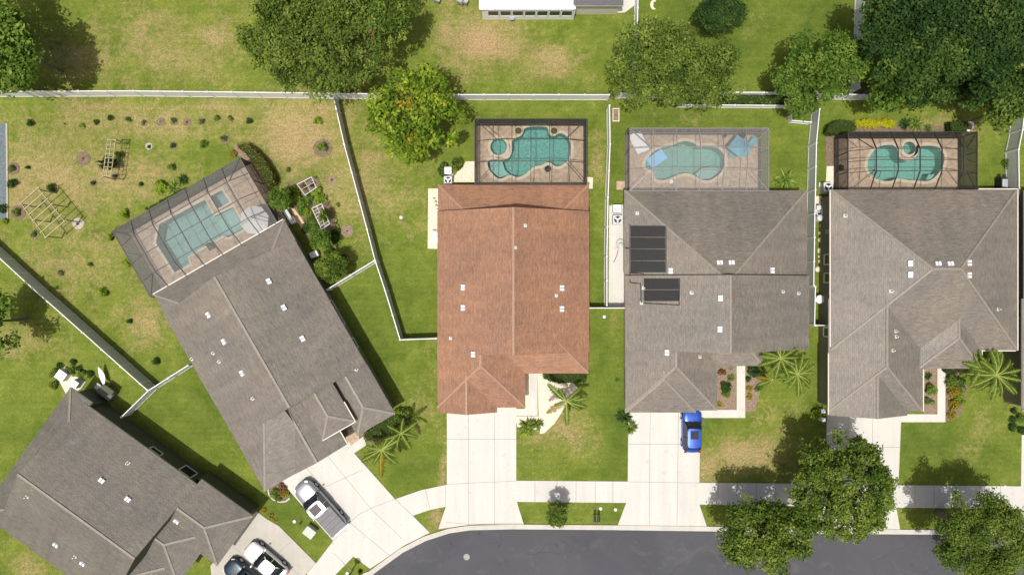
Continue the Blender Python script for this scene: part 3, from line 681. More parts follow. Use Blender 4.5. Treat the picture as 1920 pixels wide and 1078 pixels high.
# ---------------------------------------------------------------- fences
def fence(pts, label, h=1.83, z=1.8, gap=2.42, mat='white', pmat='white', name='vinyl_fence'):
    w = [P(x, y, z).to_2d() for x, y in pts]; o = empty(name, (*w[0], 0), label, 'fence', 'white vinyl fences around the yards')
    post = None; rp = None; last = None
    for i in range(len(w) - 1):
        a, b_ = w[i], w[i + 1]; L_ = (b_ - a).length; n = max(1, round(L_ / gap)); d = (b_ - a).normalized()
        for k in range(n):
            p, q = a.lerp(b_, k / n), a.lerp(b_, (k + 1) / n); jt = random.uniform(-.012, .012)
            m = MB(); P0 = (p + d * .06).to_3d(); P1 = (q - d * .06).to_3d(); up = Vector((0, 0, 1))
            m.bar(P0 + up * (h / 2), P1 + up * (h / 2), .035, h - .16, m=0)
            m.bar(P0 + up * (h - .09 + jt), P1 + up * (h - .09 + jt), .07, .12, m=1); m.bar(P0 + up * .14, P1 + up * .14, .07, .14, m=1)
            nb = int((P1 - P0).length / .3)
            for t in range(1, nb): c = P0.lerp(P1, t / nb); m.box(c + up * (h / 2), .02, .045, h - .4, math.atan2(d.y, d.x), m=0)
            m.build('fence_panel', [M[pmat], M[mat]], o)
            posts = [p] if not (i == len(w) - 2 and k == n - 1) else [p, q]
            for s_ in posts:
                if post is None:
                    m = loc_mb(); m.box((0, 0, h / 2), .13, .13, h); m.face([(-.08, -.08, h), (.08, -.08, h), (0, 0, h + .08)]); m.face([(.08, -.08, h), (.08, .08, h), (0, 0, h + .08)])
                    m.face([(.08, .08, h), (-.08, .08, h), (0, 0, h + .08)]); m.face([(-.08, .08, h), (-.08, -.08, h), (0, 0, h + .08)])
                    post = m.build('fence_post', M[mat], o); c = post
                else: c = post.copy(); COL.objects.link(c); c.parent = o
                c.matrix_basis = Matrix.Translation((*(s_ - w[0]), 0)) @ Matrix.Rotation(math.atan2(d.y, d.x), 4, 'Z')
    return o
fence([(0 - 60, 172), (250, 170.8), (480, 173.5), (625, 175.5)], 'long white fence along the top of the left backyard with the row of young shrubs', pmat='white')
fence([(627, 175.5), (860, 177.8), (1143, 178)], 'white fence behind the brown roofed house and the yellow green tree')
fence([(625, 181), (630, 204), (645, 270), (688, 430), (703, 488)], 'slanting white fence between the diagonal house backyard and the brown house lawn', pmat='greyvinyl')
fence([(704, 491), (722, 545), (750, 637), (818, 634.5)], 'lower white fence turning a corner to meet the brown roofed house', pmat='greyvinyl')
fence([(701, 489), (613, 543)], 'short white fence joining the slanting fence to the right side of the diagonal house')
fence([(1143, 198), (1144, 270), (1140, 370), (1138, 480), (1138, 572)], 'white fence between the brown roofed house and the solar panel house')
fence([(1106, 577.5), (1172, 577.5)], 'short white fence closing the gap between the brown roofed house and the solar panel house')
fence([(1537, 205), (1531, 268), (1528, 400), (1526, 535)], 'white fence between the solar panel house and the hip roofed house', pmat='greyvinyl')
fence([(1529, 538), (1527.5, 609)], 'two panel white fence section beside the round white tank', pmat='greyvinyl')
fence([(1529, 610), (1556, 610)], 'tiny white gate fence left of the hip roofed house front window')
fence([(1924, 190), (1918, 243), (1910.5, 280), (1911.5, 354), (1912, 500), (1912, 650)], 'white fence along the right edge behind the black barbecue', pmat='greyvinyl')
fence([(-70, 421), (0, 485), (60, 540), (118, 591), (262, 719), (276, 731)], 'long diagonal white fence from the left edge down to the lower left house', pmat='greyvinyl')
fence([(352, 685), (278, 732), (227, 782)], 'white fence crossing from the diagonal house to the lower left house, with a bend')
fence([(1197, -30), (1195, 60), (1190, 165)], 'white fence running down from the top edge into the big olive green trees')
fence([(1621, -30), (1619, 55), (1612, 165)], 'white fence at the top edge beside the dark woods', pmat='white')
fence([(1160, 175), (1340, 173), (1480, 174)], 'white fence behind the clipped green hedge')
fence([(1490, 174), (1620, 178), (1862, 177), (1960, 178)], 'white fence half hidden by the dark woods at the upper right')
fence([(1275, 196.5), (1482, 198)], 'low white fence in front of the clipped green hedge', h=1.0, z=1.0, name='low_fence')
fence([(1484, 216), (1486, 226), (1521, 229)], 'small low white corner fence under the light green tree', h=.9, z=.9, name='low_fence')

# ---------------------------------------------------------------- pools, decks, cages
def pool(outline, deck, name, label, plaster, spa=None, shelf=None, shelf_label='', depth=1.3):
    pw = [P(x, y, .1).to_2d() for x, y in outline]; holes = [pw]
    sp = [P(x, y, .1).to_2d() for x, y in spa] if spa else None
    if sp: holes.append(sp)
    o = empty(name, (*pw[0], 0), label, 'pool', 'backyard swimming pools')
    d = MB()
    vv = [p.to_3d() for p in deck]; loops = [vv] + [[p.to_3d() for p in h] for h in holes]; flat = [p for l in loops for p in l]
    for t in tessellate_polygon(loops): d._up([(flat[k].x, flat[k].y, .1) for k in t], 0, True)
    for i in range(len(deck)): a, b_ = deck[i], deck[(i + 1) % len(deck)]; d.face([(*a, -.3), (*b_, -.3), (*b_, .1), (*a, .1)], 0)
    dk = d.build('pool_deck', [M['paver']]); prop(dk, kind='structure')
    def basin(pl, dep, nm, mt, wl=.0):
        b = MB(); n = len(pl)
        for i in range(n): a, c = pl[i], pl[(i + 1) % n]; b.face([(*a, -dep), (*c, -dep), (*c, .1), (*a, .1)])
        for t in tessellate_polygon([[p.to_3d() for p in pl]]): b._up([(*pl[k], -dep) for k in t], 0, True)
        b.build(nm, M[mt], o)
        cp = MB(); cen = sum(pl, Vector((0, 0))) / n
        for i in range(n):
            pm_, a, c, nx_ = pl[i - 1], pl[i], pl[(i + 1) % n], pl[(i + 2) % n]
            def nrm(p, q, r): t = (r - p).normalized(); return Vector((t.y, -t.x)) * sgn
            area = sum(pl[k].x * pl[(k + 1) % n].y - pl[(k + 1) % n].x * pl[k].y for k in range(n)); sgn = 1 if area > 0 else -1
            na, nc = nrm(pm_, a, c), nrm(a, c, nx_)
            ao, co = a + na * .28, c + nc * .28
            cp.face([(*a, .112), (*c, .112), (*co, .112), (*ao, .112)]); cp.face([(*a, .04), (*c, .04), (*c, .112), (*a, .112)]); cp.face([(*ao, .1), (*co, .1), (*co, .112), (*ao, .112)])
        cp.build('coping', M['coping'], o)
        w = MB()
        for t in tessellate_polygon([[p.to_3d() for p in pl]]): w._up([(*pl[k], wl) for k in t], 0, True)
        w.build('water', M['water'], o)
    basin(pw, depth, 'basin', plaster)
    if sp: basin(sp, .8, 'spa_basin', plaster, .03)
    if shelf:
        s = MB(); q = [P(x, y, 0).to_2d() for x, y in shelf]; s.prism(q, -depth + .01, -.18); s.build('shelf', M['shelf'], o)
    return o
def C(pts, ox, oy, k): return [(ox + x / k, oy + y / k) for x, y in pts]
def circ(x, y, r, n=20, ry=None): return [(x + r * math.cos(2 * math.pi * i / n), y + (ry or r) * math.sin(2 * math.pi * i / n)) for i in range(n)]
def dk(i): return CAGES[i]
p2 = smooth_poly(C([(740, 230), (830, 203), (1040, 208), (1075, 300), (1140, 330), (1215, 290), (1300, 320), (1362, 430), (1360, 560), (1320, 655), (1230, 725), (1150, 730), (1120, 700), (1050, 680), (980, 715), (860, 745), (760, 835), (650, 880), (540, 850), (400, 900), (270, 780), (260, 660), (450, 650), (540, 610), (580, 500), (580, 390), (680, 330), (725, 285)], 880, 210, 7.1875), 4)
pool(p2, dk(2), 'swimming_pool', 'freeform pool with round spa and three round planters behind the brown roofed house', 'plaster2', spa=circ(935, 275.5, 15.5, 24), shelf=C([(275, 665), (445, 665), (480, 780), (540, 840), (400, 880), (290, 780)], 880, 210, 7.1875))
p3 = smooth_poly(C([(740, 312), (850, 270), (960, 290), (1010, 328), (1180, 332), (1290, 400), (1310, 510), (1270, 620), (1150, 705), (1050, 700), (960, 650), (860, 630), (760, 660), (640, 705), (540, 695), (510, 620), (425, 560), (430, 490), (520, 385), (640, 338)], 1140, 220, 6), 4)
pool(p3, dk(3), 'swimming_pool', 'pale green pool with a blue float, behind the solar panel house', 'plaster', shelf=C([(985, 640), (1050, 575), (1160, 550), (1265, 560), (1250, 620), (1150, 690), (1050, 690)], 1140, 220, 6))
p4 = smooth_poly(C([(690, 380), (800, 375), (850, 420), (862, 490), (900, 535), (980, 550), (1050, 520), (1085, 470), (1100, 400), (1200, 380), (1310, 400), (1380, 480), (1370, 600), (1310, 700), (1210, 775), (1050, 770), (960, 765), (860, 750), (760, 780), (640, 760), (560, 700), (520, 620), (530, 540), (580, 450), (640, 400)], 1540, 210, 6), 4)
pool(p4, dk(4), 'swimming_pool', 'turquoise kidney pool with a small round spa behind the hip roofed house', 'plaster', spa=circ(1705, 278, 12, 20), shelf=C([(1190, 765), (1215, 705), (1290, 700), (1250, 755)], 1540, 210, 6))
p1 = C([(345, 690), (365, 560), (685, 388), (745, 505), (880, 440), (960, 590), (850, 650), (810, 640), (645, 735), (560, 790), (580, 835), (475, 895)], 200, 270, 3.717)
pool(p1, dk(1), 'swimming_pool', 'long angular pool with square spa, tilted, behind the diagonal house', 'plaster3', spa=C([(722, 365), (800, 322), (856, 405), (778, 450)], 200, 270, 3.717), shelf=C([(750, 510), (876, 448), (950, 588), (850, 640), (800, 600)], 200, 270, 3.717))
def cage(i, label, nb, frame, sr, sw, zt=3.55, inset=1.8, he=2.75, mid=2, house_side=2):
    c = [Vector((*p, he)) for p in CAGES[i]]          # 0-1 far side, 2-3 house side
    cen = sum(c, Vector()) / 4; o = empty('pool_enclosure', (cen.x, cen.y, 0), label, 'pool enclosure', 'screened pool enclosures')
    U = (c[1] - c[0]); V = (c[3] - c[0]); lu, lv = U.length, V.length; U.normalize(); V.normalize()
    def pt(a, b, z): q = c[0] + U * a + V * b; q.z = z; return q
    def zz(a, b): d = min(a, lu - a, b, lv - b); return he + (zt - he) * min(1, d / inset)
    def up(a, b): return pt(a, b, zz(a, b))
    fm = M[frame]
    for k in range(nb + 1):
        a = lu * k / nb; bs = [0, inset, lv - inset, lv]
        if k in (0, nb): bs = [0, lv]
        m = MB(); 
        for q in range(len(bs) - 1): m.bar(up(a, bs[q]), up(a, bs[q + 1]), .055, .13)
        m.build('beam', fm, o)
        m = MB(); m.bar(pt(a, 0, .1), pt(a, 0, he - .05), .07, .07); m.build('post', fm, o)
    for b_ in [0, inset] + [inset + (lv - 2 * inset) * j / mid for j in range(1, mid)] + [lv - inset, lv]:
        m = MB(); s = inset if 0 < b_ < lv else 0
        a_s = [0, inset, lu - inset, lu] if s else [0, lu]
        for q in range(len(a_s) - 1): m.bar(up(a_s[q], b_), up(a_s[q + 1], b_), .05, .09)
        m.build('purlin', fm, o)
    for a0, b0, a1, b1 in ((0, 0, inset, inset), (lu, 0, lu - inset, inset), (0, lv, inset, lv - inset), (lu, lv, lu - inset, lv - inset)):
        m = MB(); m.bar(up(a0, b0), up(a1, b1), .05, .1); m.build('corner_brace', fm, o)
    for a in (0, lu):
        for k in range(1, 4):
            m = MB(); m.bar(pt(a, lv * k / 3.02, .1), pt(a, lv * k / 3.02, he - .05), .07, .07); m.build('post', fm, o)
    for z in (.14, .95):
        m = MB(); m.bar(pt(0, 0, z), pt(lu, 0, z), .05, .06); m.bar(pt(0, 0, z), pt(0, lv, z), .05, .06); m.bar(pt(lu, 0, z), pt(lu, lv, z), .05, .06); m.build('rail', fm, o)
    m = MB(); e = .02
    for (a0, b0), (a1, b1) in (((0, 0), (lu, 0)), ((0, 0), (0, lv)), ((lu, 0), (lu, lv))):
        m.face([pt(a0, b0, .1), pt(a1, b1, .1), pt(a1, b1, he), pt(a0, b0, he)])
    m.build('wall_screen', M[sw], o)
    m = MB(); I = inset
    m.face([pt(I, I, zt), pt(lu - I, I, zt), pt(lu - I, lv - I, zt), pt(I, lv - I, zt)])
    m.face([pt(0, 0, he), pt(lu, 0, he), pt(lu - I, I, zt), pt(I, I, zt)]); m.face([pt(0, lv, he), pt(lu, lv, he), pt(lu - I, lv - I, zt), pt(I, lv - I, zt)])
    m.face([pt(0, 0, he), pt(0, lv, he), pt(I, lv - I, zt), pt(I, I, zt)]); m.face([pt(lu, 0, he), pt(lu, lv, he), pt(lu - I, lv - I, zt), pt(lu - I, I, zt)])
    m.build('roof_screen', M[sr], o)
cage(2, 'dark bronze screened pool cage behind the brown roofed house', 6, 'bronze', 'screen_dark', 'screen_wall', inset=2.0, mid=1)
cage(3, 'grey screened pool cage behind the solar panel house', 6, 'greyframe', 'screen_grey', 'screen_gwall', zt=3.3, mid=1)
cage(4, 'screened pool cage with bent dark beams behind the hip roofed house', 6, 'bronze', 'screen_dark', 'screen_wall', zt=3.9, inset=1.7)
cage(1, 'tilted screened pool cage behind the diagonal house', 7, 'greyframe2', 'screen_grey', 'screen_wall', zt=3.6, inset=1.6, mid=2)
#PART2
# ---------------------------------------------------------------- vegetation
def leaf_mesh(name, cen, nrm, size, mat, tint, aspect=.55, jit=.5):
    """one quad (kite) per leaf clump: cen Nx3, nrm Nx3 preferred normal, size N"""
    n = len(cen); nr = nrm + rng.normal(0, jit, (n, 3)); nr /= np.linalg.norm(nr, axis=1, keepdims=True) + 1e-9
    r = rng.normal(size=(n, 3)); t = np.cross(nr, r); t /= np.linalg.norm(t, axis=1, keepdims=True) + 1e-9; w = np.cross(nr, t)
    s = size[:, None]
    v = np.stack([cen - t * s * .5, cen + w * s * aspect * .5 - t * s * .05, cen + t * s * .5 - nr * s * .12, cen - w * s * aspect * .5 - t * s * .05], 1).reshape(-1, 3)
    me = bpy.data.meshes.new(name); me.vertices.add(4 * n); me.vertices.foreach_set('co', v.ravel().astype(np.float32))
    me.loops.add(4 * n); me.loops.foreach_set('vertex_index', np.arange(4 * n, dtype=np.int32))
    me.polygons.add(n); me.polygons.foreach_set('loop_start', np.arange(0, 4 * n, 4, dtype=np.int32))
    me.polygons.foreach_set('loop_total', np.full(n, 4, np.int32))
    me.update(calc_edges=True)
    a = me.attributes.new('tint', 'FLOAT', 'FACE'); a.data.foreach_set('value', np.clip(tint, 0, 1).astype(np.float32))
    me.materials.append(mat if not isinstance(mat, list) else mat[0])
    if isinstance(mat, list):
        for x in mat[1:]: me.materials.append(x)
    return me
def sph(n):
    v = rng.normal(size=(n, 3)); return v / np.linalg.norm(v, axis=1, keepdims=True)
def crown_points(rx, ry, rz, leaf, dens, clump, lump=.22, flat=.0, holes=.06):
    """clumps spread over an uneven dome, leaves on each clump"""
    nc = int(6.0 * (rx * ry) / clump ** 2) + 10
    az = rng.uniform(0, 2 * math.pi, nc); ph = rng.uniform(0, 6.28, 6)
    out = 1 + lump * (.5 * np.sin(2 * az + ph[0]) + .45 * np.sin(3 * az + ph[1]) + .4 * np.sin(5 * az + ph[2]) + .35 * np.sin(9 * az + ph[3]))
    u = np.sqrt(rng.uniform(0, 1, nc)); r = u * out
    z = np.sqrt(np.clip(1 - u ** 2, 0, 1)) * rng.uniform(.05, 1.05, nc) ** .75 + rng.normal(0, .10, nc) - .12
    cc = np.stack([np.cos(az) * r * max(rx - clump * .55, .3 * rx), np.sin(az) * r * max(ry - clump * .55, .3 * ry), z * rz * 1.15], 1)
    cr = clump * rng.uniform(.5, 1.15, nc)
    fx = rng.uniform(1.5, 4, 3) / clump * .35; hv = np.sin(cc[:, 0] * fx[0] + ph[4]) * np.sin(cc[:, 1] * fx[1] + ph[5]) + rng.normal(0, .25, nc)
    keep = hv < np.quantile(hv, 1 - holes); cc, cr = cc[keep], cr[keep]; nc = len(cc)
    per = (dens * 15 * cr ** 2 / leaf ** 2).astype(int) + 4
    own = np.repeat(np.arange(nc), per); n = len(own); dd = sph(n); dd[:, 2] = np.abs(dd[:, 2]) * .95 - .2 * rng.uniform(size=n)
    lumpy = 1 + .25 * np.sin(dd[:, 0] * 5 + own) * np.sin(dd[:, 1] * 5 + own * 2)
    q = cc[own] + dd * (cr[own] * lumpy * rng.uniform(.5, 1.05, n) * np.where(rng.uniform(size=n) < .07, 1.25, 1))[:, None] * np.array([1, 1, .85])
    nr = dd * .75 + np.array([0, 0, .55]); ct = rng.normal(0, .19, nc)
    tint = .42 + ct[own] + rng.normal(0, .17, n)
    return q, nr, leaf * rng.uniform(.6, 1.35, n), tint, cc
def trunk(parent, h, r, cc, rz, zc, mat='bark', nb=9):
    m = loc_mb(); m.tube([(0, 0, 0), (r * .3, -r * .2, h * .5), (0, 0, h)], [r * 1.35, r, r * .75], 9)
    k = rng.permutation(len(cc))[:nb]
    for i in k:
        e = Vector(cc[i]) * .9 + Vector((0, 0, zc - .5 - .15 * rz)); s = Vector((0, 0, h * random.uniform(.75, 1)))
        mid = s.lerp(e, .5) + Vector((random.uniform(-.3, .3), random.uniform(-.3, .3), .25))
        m.tube([s, mid, e], [r * .5, r * .3, r * .08], 6, cap=False)
    return m.build('trunk', M[mat], parent)
def tree(cx, cy, rpx, zc, kind, label, name='shade_tree', cat='tree', group=None, leaf=.30, dens=1.0, clump=1.1, ry=None, rzf=.62, lump=.2, holes=.06, mats=None, patches=None, twigs=0, jit=.5):
    k = (H - zc) / FPX; rx = rpx * k; ryy = (ry or rpx) * k; rz = min(rx, ryy) * rzf
    base = P(cx, cy, zc); base.z = 0
    o = empty(name, base, label, cat, group)
    q, nr, sz, tint, cc = crown_points(rx, ryy, rz, leaf, dens, clump, lump, holes=holes)
    q[:, 2] += zc - rz * .25
    ms = [L[kind]] + [L[x] for x in (mats or [])]
    me = leaf_mesh('crown', q, nr, sz, ms, tint, jit=jit)
    if patches:                                        # patches: (px, py, r, material slot, fraction) of differently coloured leaves
        mi = np.zeros(len(q), np.int32); X_ = CX + (q[:, 0] + base.x) / k; Y_ = CY - (q[:, 1] + base.y) / k
        for x, y, r, s_, fr in patches: mi[(np.hypot(X_ - x, Y_ - y) < r * rng.uniform(.5, 1.2, len(q))) & (rng.uniform(size=len(q)) < fr)] = s_
        me.polygons.foreach_set('material_index', mi)
    c = bpy.data.objects.new('crown', me); COL.objects.link(c); c.parent = o
    h = max(.6, zc - rz * .55); trunk(o, h, max(.06, rx * .045), cc - np.array([0, 0, rz * .25]), rz, zc, nb=min(len(cc), 8 + twigs))
    return o
G1 = 'street trees along the kerb'
tree(1585, 918, 103, 6.3, 'oak', 'big round dark green street tree hiding the mouth of the hip roofed house driveway', group=G1, leaf=.24, clump=.68, lump=.035, holes=.03, dens=1.0)
tree(1436, 1006, 92, 6.0, 'oak', 'street tree leaning over the asphalt, left of the biggest round street tree', group=G1, leaf=.26, clump=.9, ry=78, lump=.13, holes=.08, dens=1.0)
tree(1842, 1005, 104, 6.2, 'olive', 'fine leaved soft green street tree at the lower right corner', group=G1, leaf=.2, clump=1.0, ry=86, lump=.12, dens=.9, holes=.04)
tree(1045, 963, 21, 2.6, 'oak', 'small young street tree on the grass strip above the kerb', group=G1, leaf=.15, clump=.3, ry=27, rzf=1.3, lump=.1, dens=.8)
tree(600, 62, 150, 7.2, 'olive', 'huge spreading olive green oak above the long white fence', name='oak_tree', leaf=.26, clump=.95, ry=114, rzf=.5, lump=.09, holes=.06, dens=.9, mats=['brown'], patches=[(699, 68, 8, 1, .5), (683, 155, 5, 1, .5)], twigs=30)
tree(722, 15, 62, 6.0, 'oak', 'darker green tree crown joined to the right of the huge oak', name='oak_tree', leaf=.26, clump=.95, ry=60, lump=.15)
tree(777, 210, 90, 5.2, 'bright', 'bright yellow green tree with a golden patch, left of the dark pool cage', name='maple_tree', leaf=.36, clump=.8, ry=96, rzf=.6, lump=.12, holes=.1, dens=.9, mats=['gold', 'olive'], patches=[(762, 195, 20, 1, .7), (775, 262, 12, 1, .6), (745, 150, 22, 2, .5)], twigs=10)
tree(1232, 125, 97, 6.6, 'olive', 'olive green tree with twiggy gaps standing over the fence corner', name='laurel_oak', leaf=.26, clump=.8, ry=99, rzf=.45, lump=.12, holes=.12, dens=.75, twigs=45)
tree(1330, 140, 66, 5.8, 'olive', 'looser paler tree joined to the right of the olive green fence corner tree', name='laurel_oak', leaf=.24, clump=.75, ry=75, rzf=.45, lump=.2, holes=.22, dens=.62, twigs=45)
tree(1352, 24, 46, 4.5, 'dark', 'small dense round dark green tree near the top edge', leaf=.2, clump=.7, ry=42, lump=.08, dens=1.1)
tree(1562, 122, 84, 6.0, 'fresh', 'light fresh green tree left of the dark woods', leaf=.25, clump=.8, ry=72, lump=.18, holes=.12, dens=.9, twigs=20)
tree(1478, 150, 32, 5.0, 'fresh', 'small outlying bright green crown left of the light green tree', leaf=.23, clump=.55, ry=30, lump=.2, dens=.8)
tree(1505, 195, 34, 4.0, 'fresh', 'light green tree drooping over the low white corner fence', leaf=.23, clump=.6, ry=30, lump=.2, dens=.8)
tree(15, 85, 52, 7.0, 'fresh', 'tree at the top left corner casting a large shadow on the grass', name='corner_tree', leaf=.36, clump=.8, ry=95, lump=.2, holes=.12, dens=.8)
tree(-45, 60, 70, 6.5, 'fresh', 'tree mostly outside the top left corner of the photo', name='corner_tree', leaf=.34, clump=.9, ry=120, lump=.2, holes=.1, dens=.9)
tree(-24, 603, 58, 4.8, 'fresh', 'tree at the left edge shading the end of the diagonal fence', leaf=.36, clump=.8, ry=60, lump=.2, holes=.1)
GW = 'dark woods at the upper right'
W_ = [(1672, 42, 68, 9.0, 'dark', 'dark tree of the woods, next to the fence at the top edge'), (1762, 18, 74, 9.5, 'dark', 'dark woods tree touching the top edge in the middle of the woods'), (1855, 30, 72, 9.5, 'dark', 'dark woods tree near the top right corner'),
      (1930, 70, 60, 9.5, 'dark', 'woods tree cut by the right edge, second below the top right corner'), (1705, 128, 66, 8.0, 'wood', 'greener woods tree beside the light fresh green tree'), (1786, 112, 64, 8.5, 'wood', 'mid green crown in the centre of the woods'),
      (1858, 120, 56, 8.5, 'dark', 'dark crown of the woods right of its centre'), (1666, 168, 40, 4.5, 'fresh', 'low bushy tree at the foot of the woods over the white fence'), (1760, 160, 38, 4.5, 'wood', 'low crown overhanging the white fence behind the yellow shrubs'),
      (1905, 165, 50, 6.5, 'wood', 'woods tree above the upper end of the right edge fence'), (1880, 205, 40, 5.0, 'olive', 'drooping fine leaved tree reaching down over the right rear lawn'), (1718, 172, 34, 4.0, 'wood', 'low bush crown on the white fence between the light green tree and the woods centre'), (1815, 168, 36, 4.2, 'wood', 'low bush crown on the white fence behind the square hedge'),
      (1740, 70, 60, 8.8, 'wood', 'slightly lighter crown in the upper middle of the woods')]
for x, y, r, z, k_, lb in W_: tree(x, y, r, z, k_, lb, name='forest_tree', group=GW, leaf=.30, clump=1.0, lump=.2, dens=.95, rzf=.5)
GC = 'round garden trees beside the diagonal house'
for x, y, r, lb in ((522, 373, 22, 'round garden tree touching the tilted pool cage corner'), (600, 450, 22, 'middle round garden tree, between the vine trellis and the short fence'), (622, 500, 31, 'largest round garden tree, just above the short joining fence')):
    tree(x, y, r, 2.6, 'oak' if r > 25 else 'fresh', lb, name='garden_tree', group=GC, leaf=.17, clump=.4, lump=.1, dens=.85, rzf=.8)

# shrubs: a few meshes shared by all
SH = {}
def shrub_mesh(kind, var=0, spiky=False, leaf=.24, n=480):
    key = (kind, var, spiky)
    if key in SH: return SH[key]
    if spiky:
        n = 70; az = rng.uniform(0, 6.28, n); el = rng.uniform(.15, 1.1, n); d = np.stack([np.cos(az) * np.cos(el), np.sin(az) * np.cos(el), np.sin(el)], 1)
        v, f = [], []
        for i in range(n):
            L_ = rng.uniform(.7, 1.05); s = np.cross(d[i], [0, 0, 1]); s /= np.linalg.norm(s); m_ = d[i] * L_ * .55 + np.array([0, 0, .06]); t = d[i] * L_ - np.array([0, 0, .18])
            k = len(v); w = .055; v += [tuple(-s * w * .6), tuple(s * w * .6), tuple(m_ + s * w), tuple(m_ - s * w), tuple(t)]; f += [(k, k + 1, k + 2, k + 3), (k + 3, k + 2, k + 4)]
        me = bpy.data.meshes.new('foliage'); me.from_pydata(v, [], f); me.materials.append(L[kind])
        a = me.attributes.new('tint', 'FLOAT', 'FACE'); a.data.foreach_set('value', np.repeat(np.clip(rng.normal(.5, .25, n), 0, 1), 2))
    else:
        nc = 9; cc = sph(nc) * rng.uniform(.35, .7, nc)[:, None] * np.array([1, 1, .6]); own = rng.integers(0, nc, n); d = sph(n); d[:, 2] = np.abs(d[:, 2])
        q = cc[own] + d * rng.uniform(.25, .5, n)[:, None]; q[:, 2] += .45
        me = leaf_mesh('foliage', q, d + np.array([0, 0, .6]), leaf * rng.uniform(.7, 1.4, n), L[kind], .45 + rng.normal(0, .14, nc)[own] + rng.normal(0, .16, n))
    SH[key] = me; return me
def shrub(px, py, rpx, kind, label, name='shrub', cat='shrub', group=None, h=None, spiky=False, ring=None, ringr=None, var=None, ry=None, pot=None):
    r = rpx * .0495; hh = h or r * 1.3; base = P(px, py, hh * .5); base.z = 0
    o = empty(name, base, label, cat, group)
    me = shrub_mesh(kind, random.randint(0, 2) if var is None else var, spiky)
    c = bpy.data.objects.new('foliage', me); COL.objects.link(c); c.parent = o
    c.matrix_basis = Matrix.Translation((0, 0, .3 if pot else 0)) @ Matrix.Rotation(random.uniform(0, 6.28), 4, 'Z') @ Matrix.Diagonal((r, r if not ry else ry * .0495, hh, 1)) @ Matrix.Identity(4)
    if ring:
        m = loc_mb(); R = (ringr or rpx * 1.1) * .0495; pts = [(R * random.uniform(.93, 1.06) * math.cos(t), R * random.uniform(.93, 1.06) * math.sin(t)) for t in [i * 6.283 / 18 for i in range(18)]]
        m.prism(pts, 0, .035, bottom=False)
        m.build('mulch_ring', M[ring], o)
    if pot:
        m = loc_mb(); m.lathe((0, 0, 0), [(0, .01), (.13, .01), (.19, .32), (.17, .32), (.15, .28), (0, .28)], 14); m.build('pot', M[pot], o)
    return o
GS = 'young plants dotted over the left backyard'
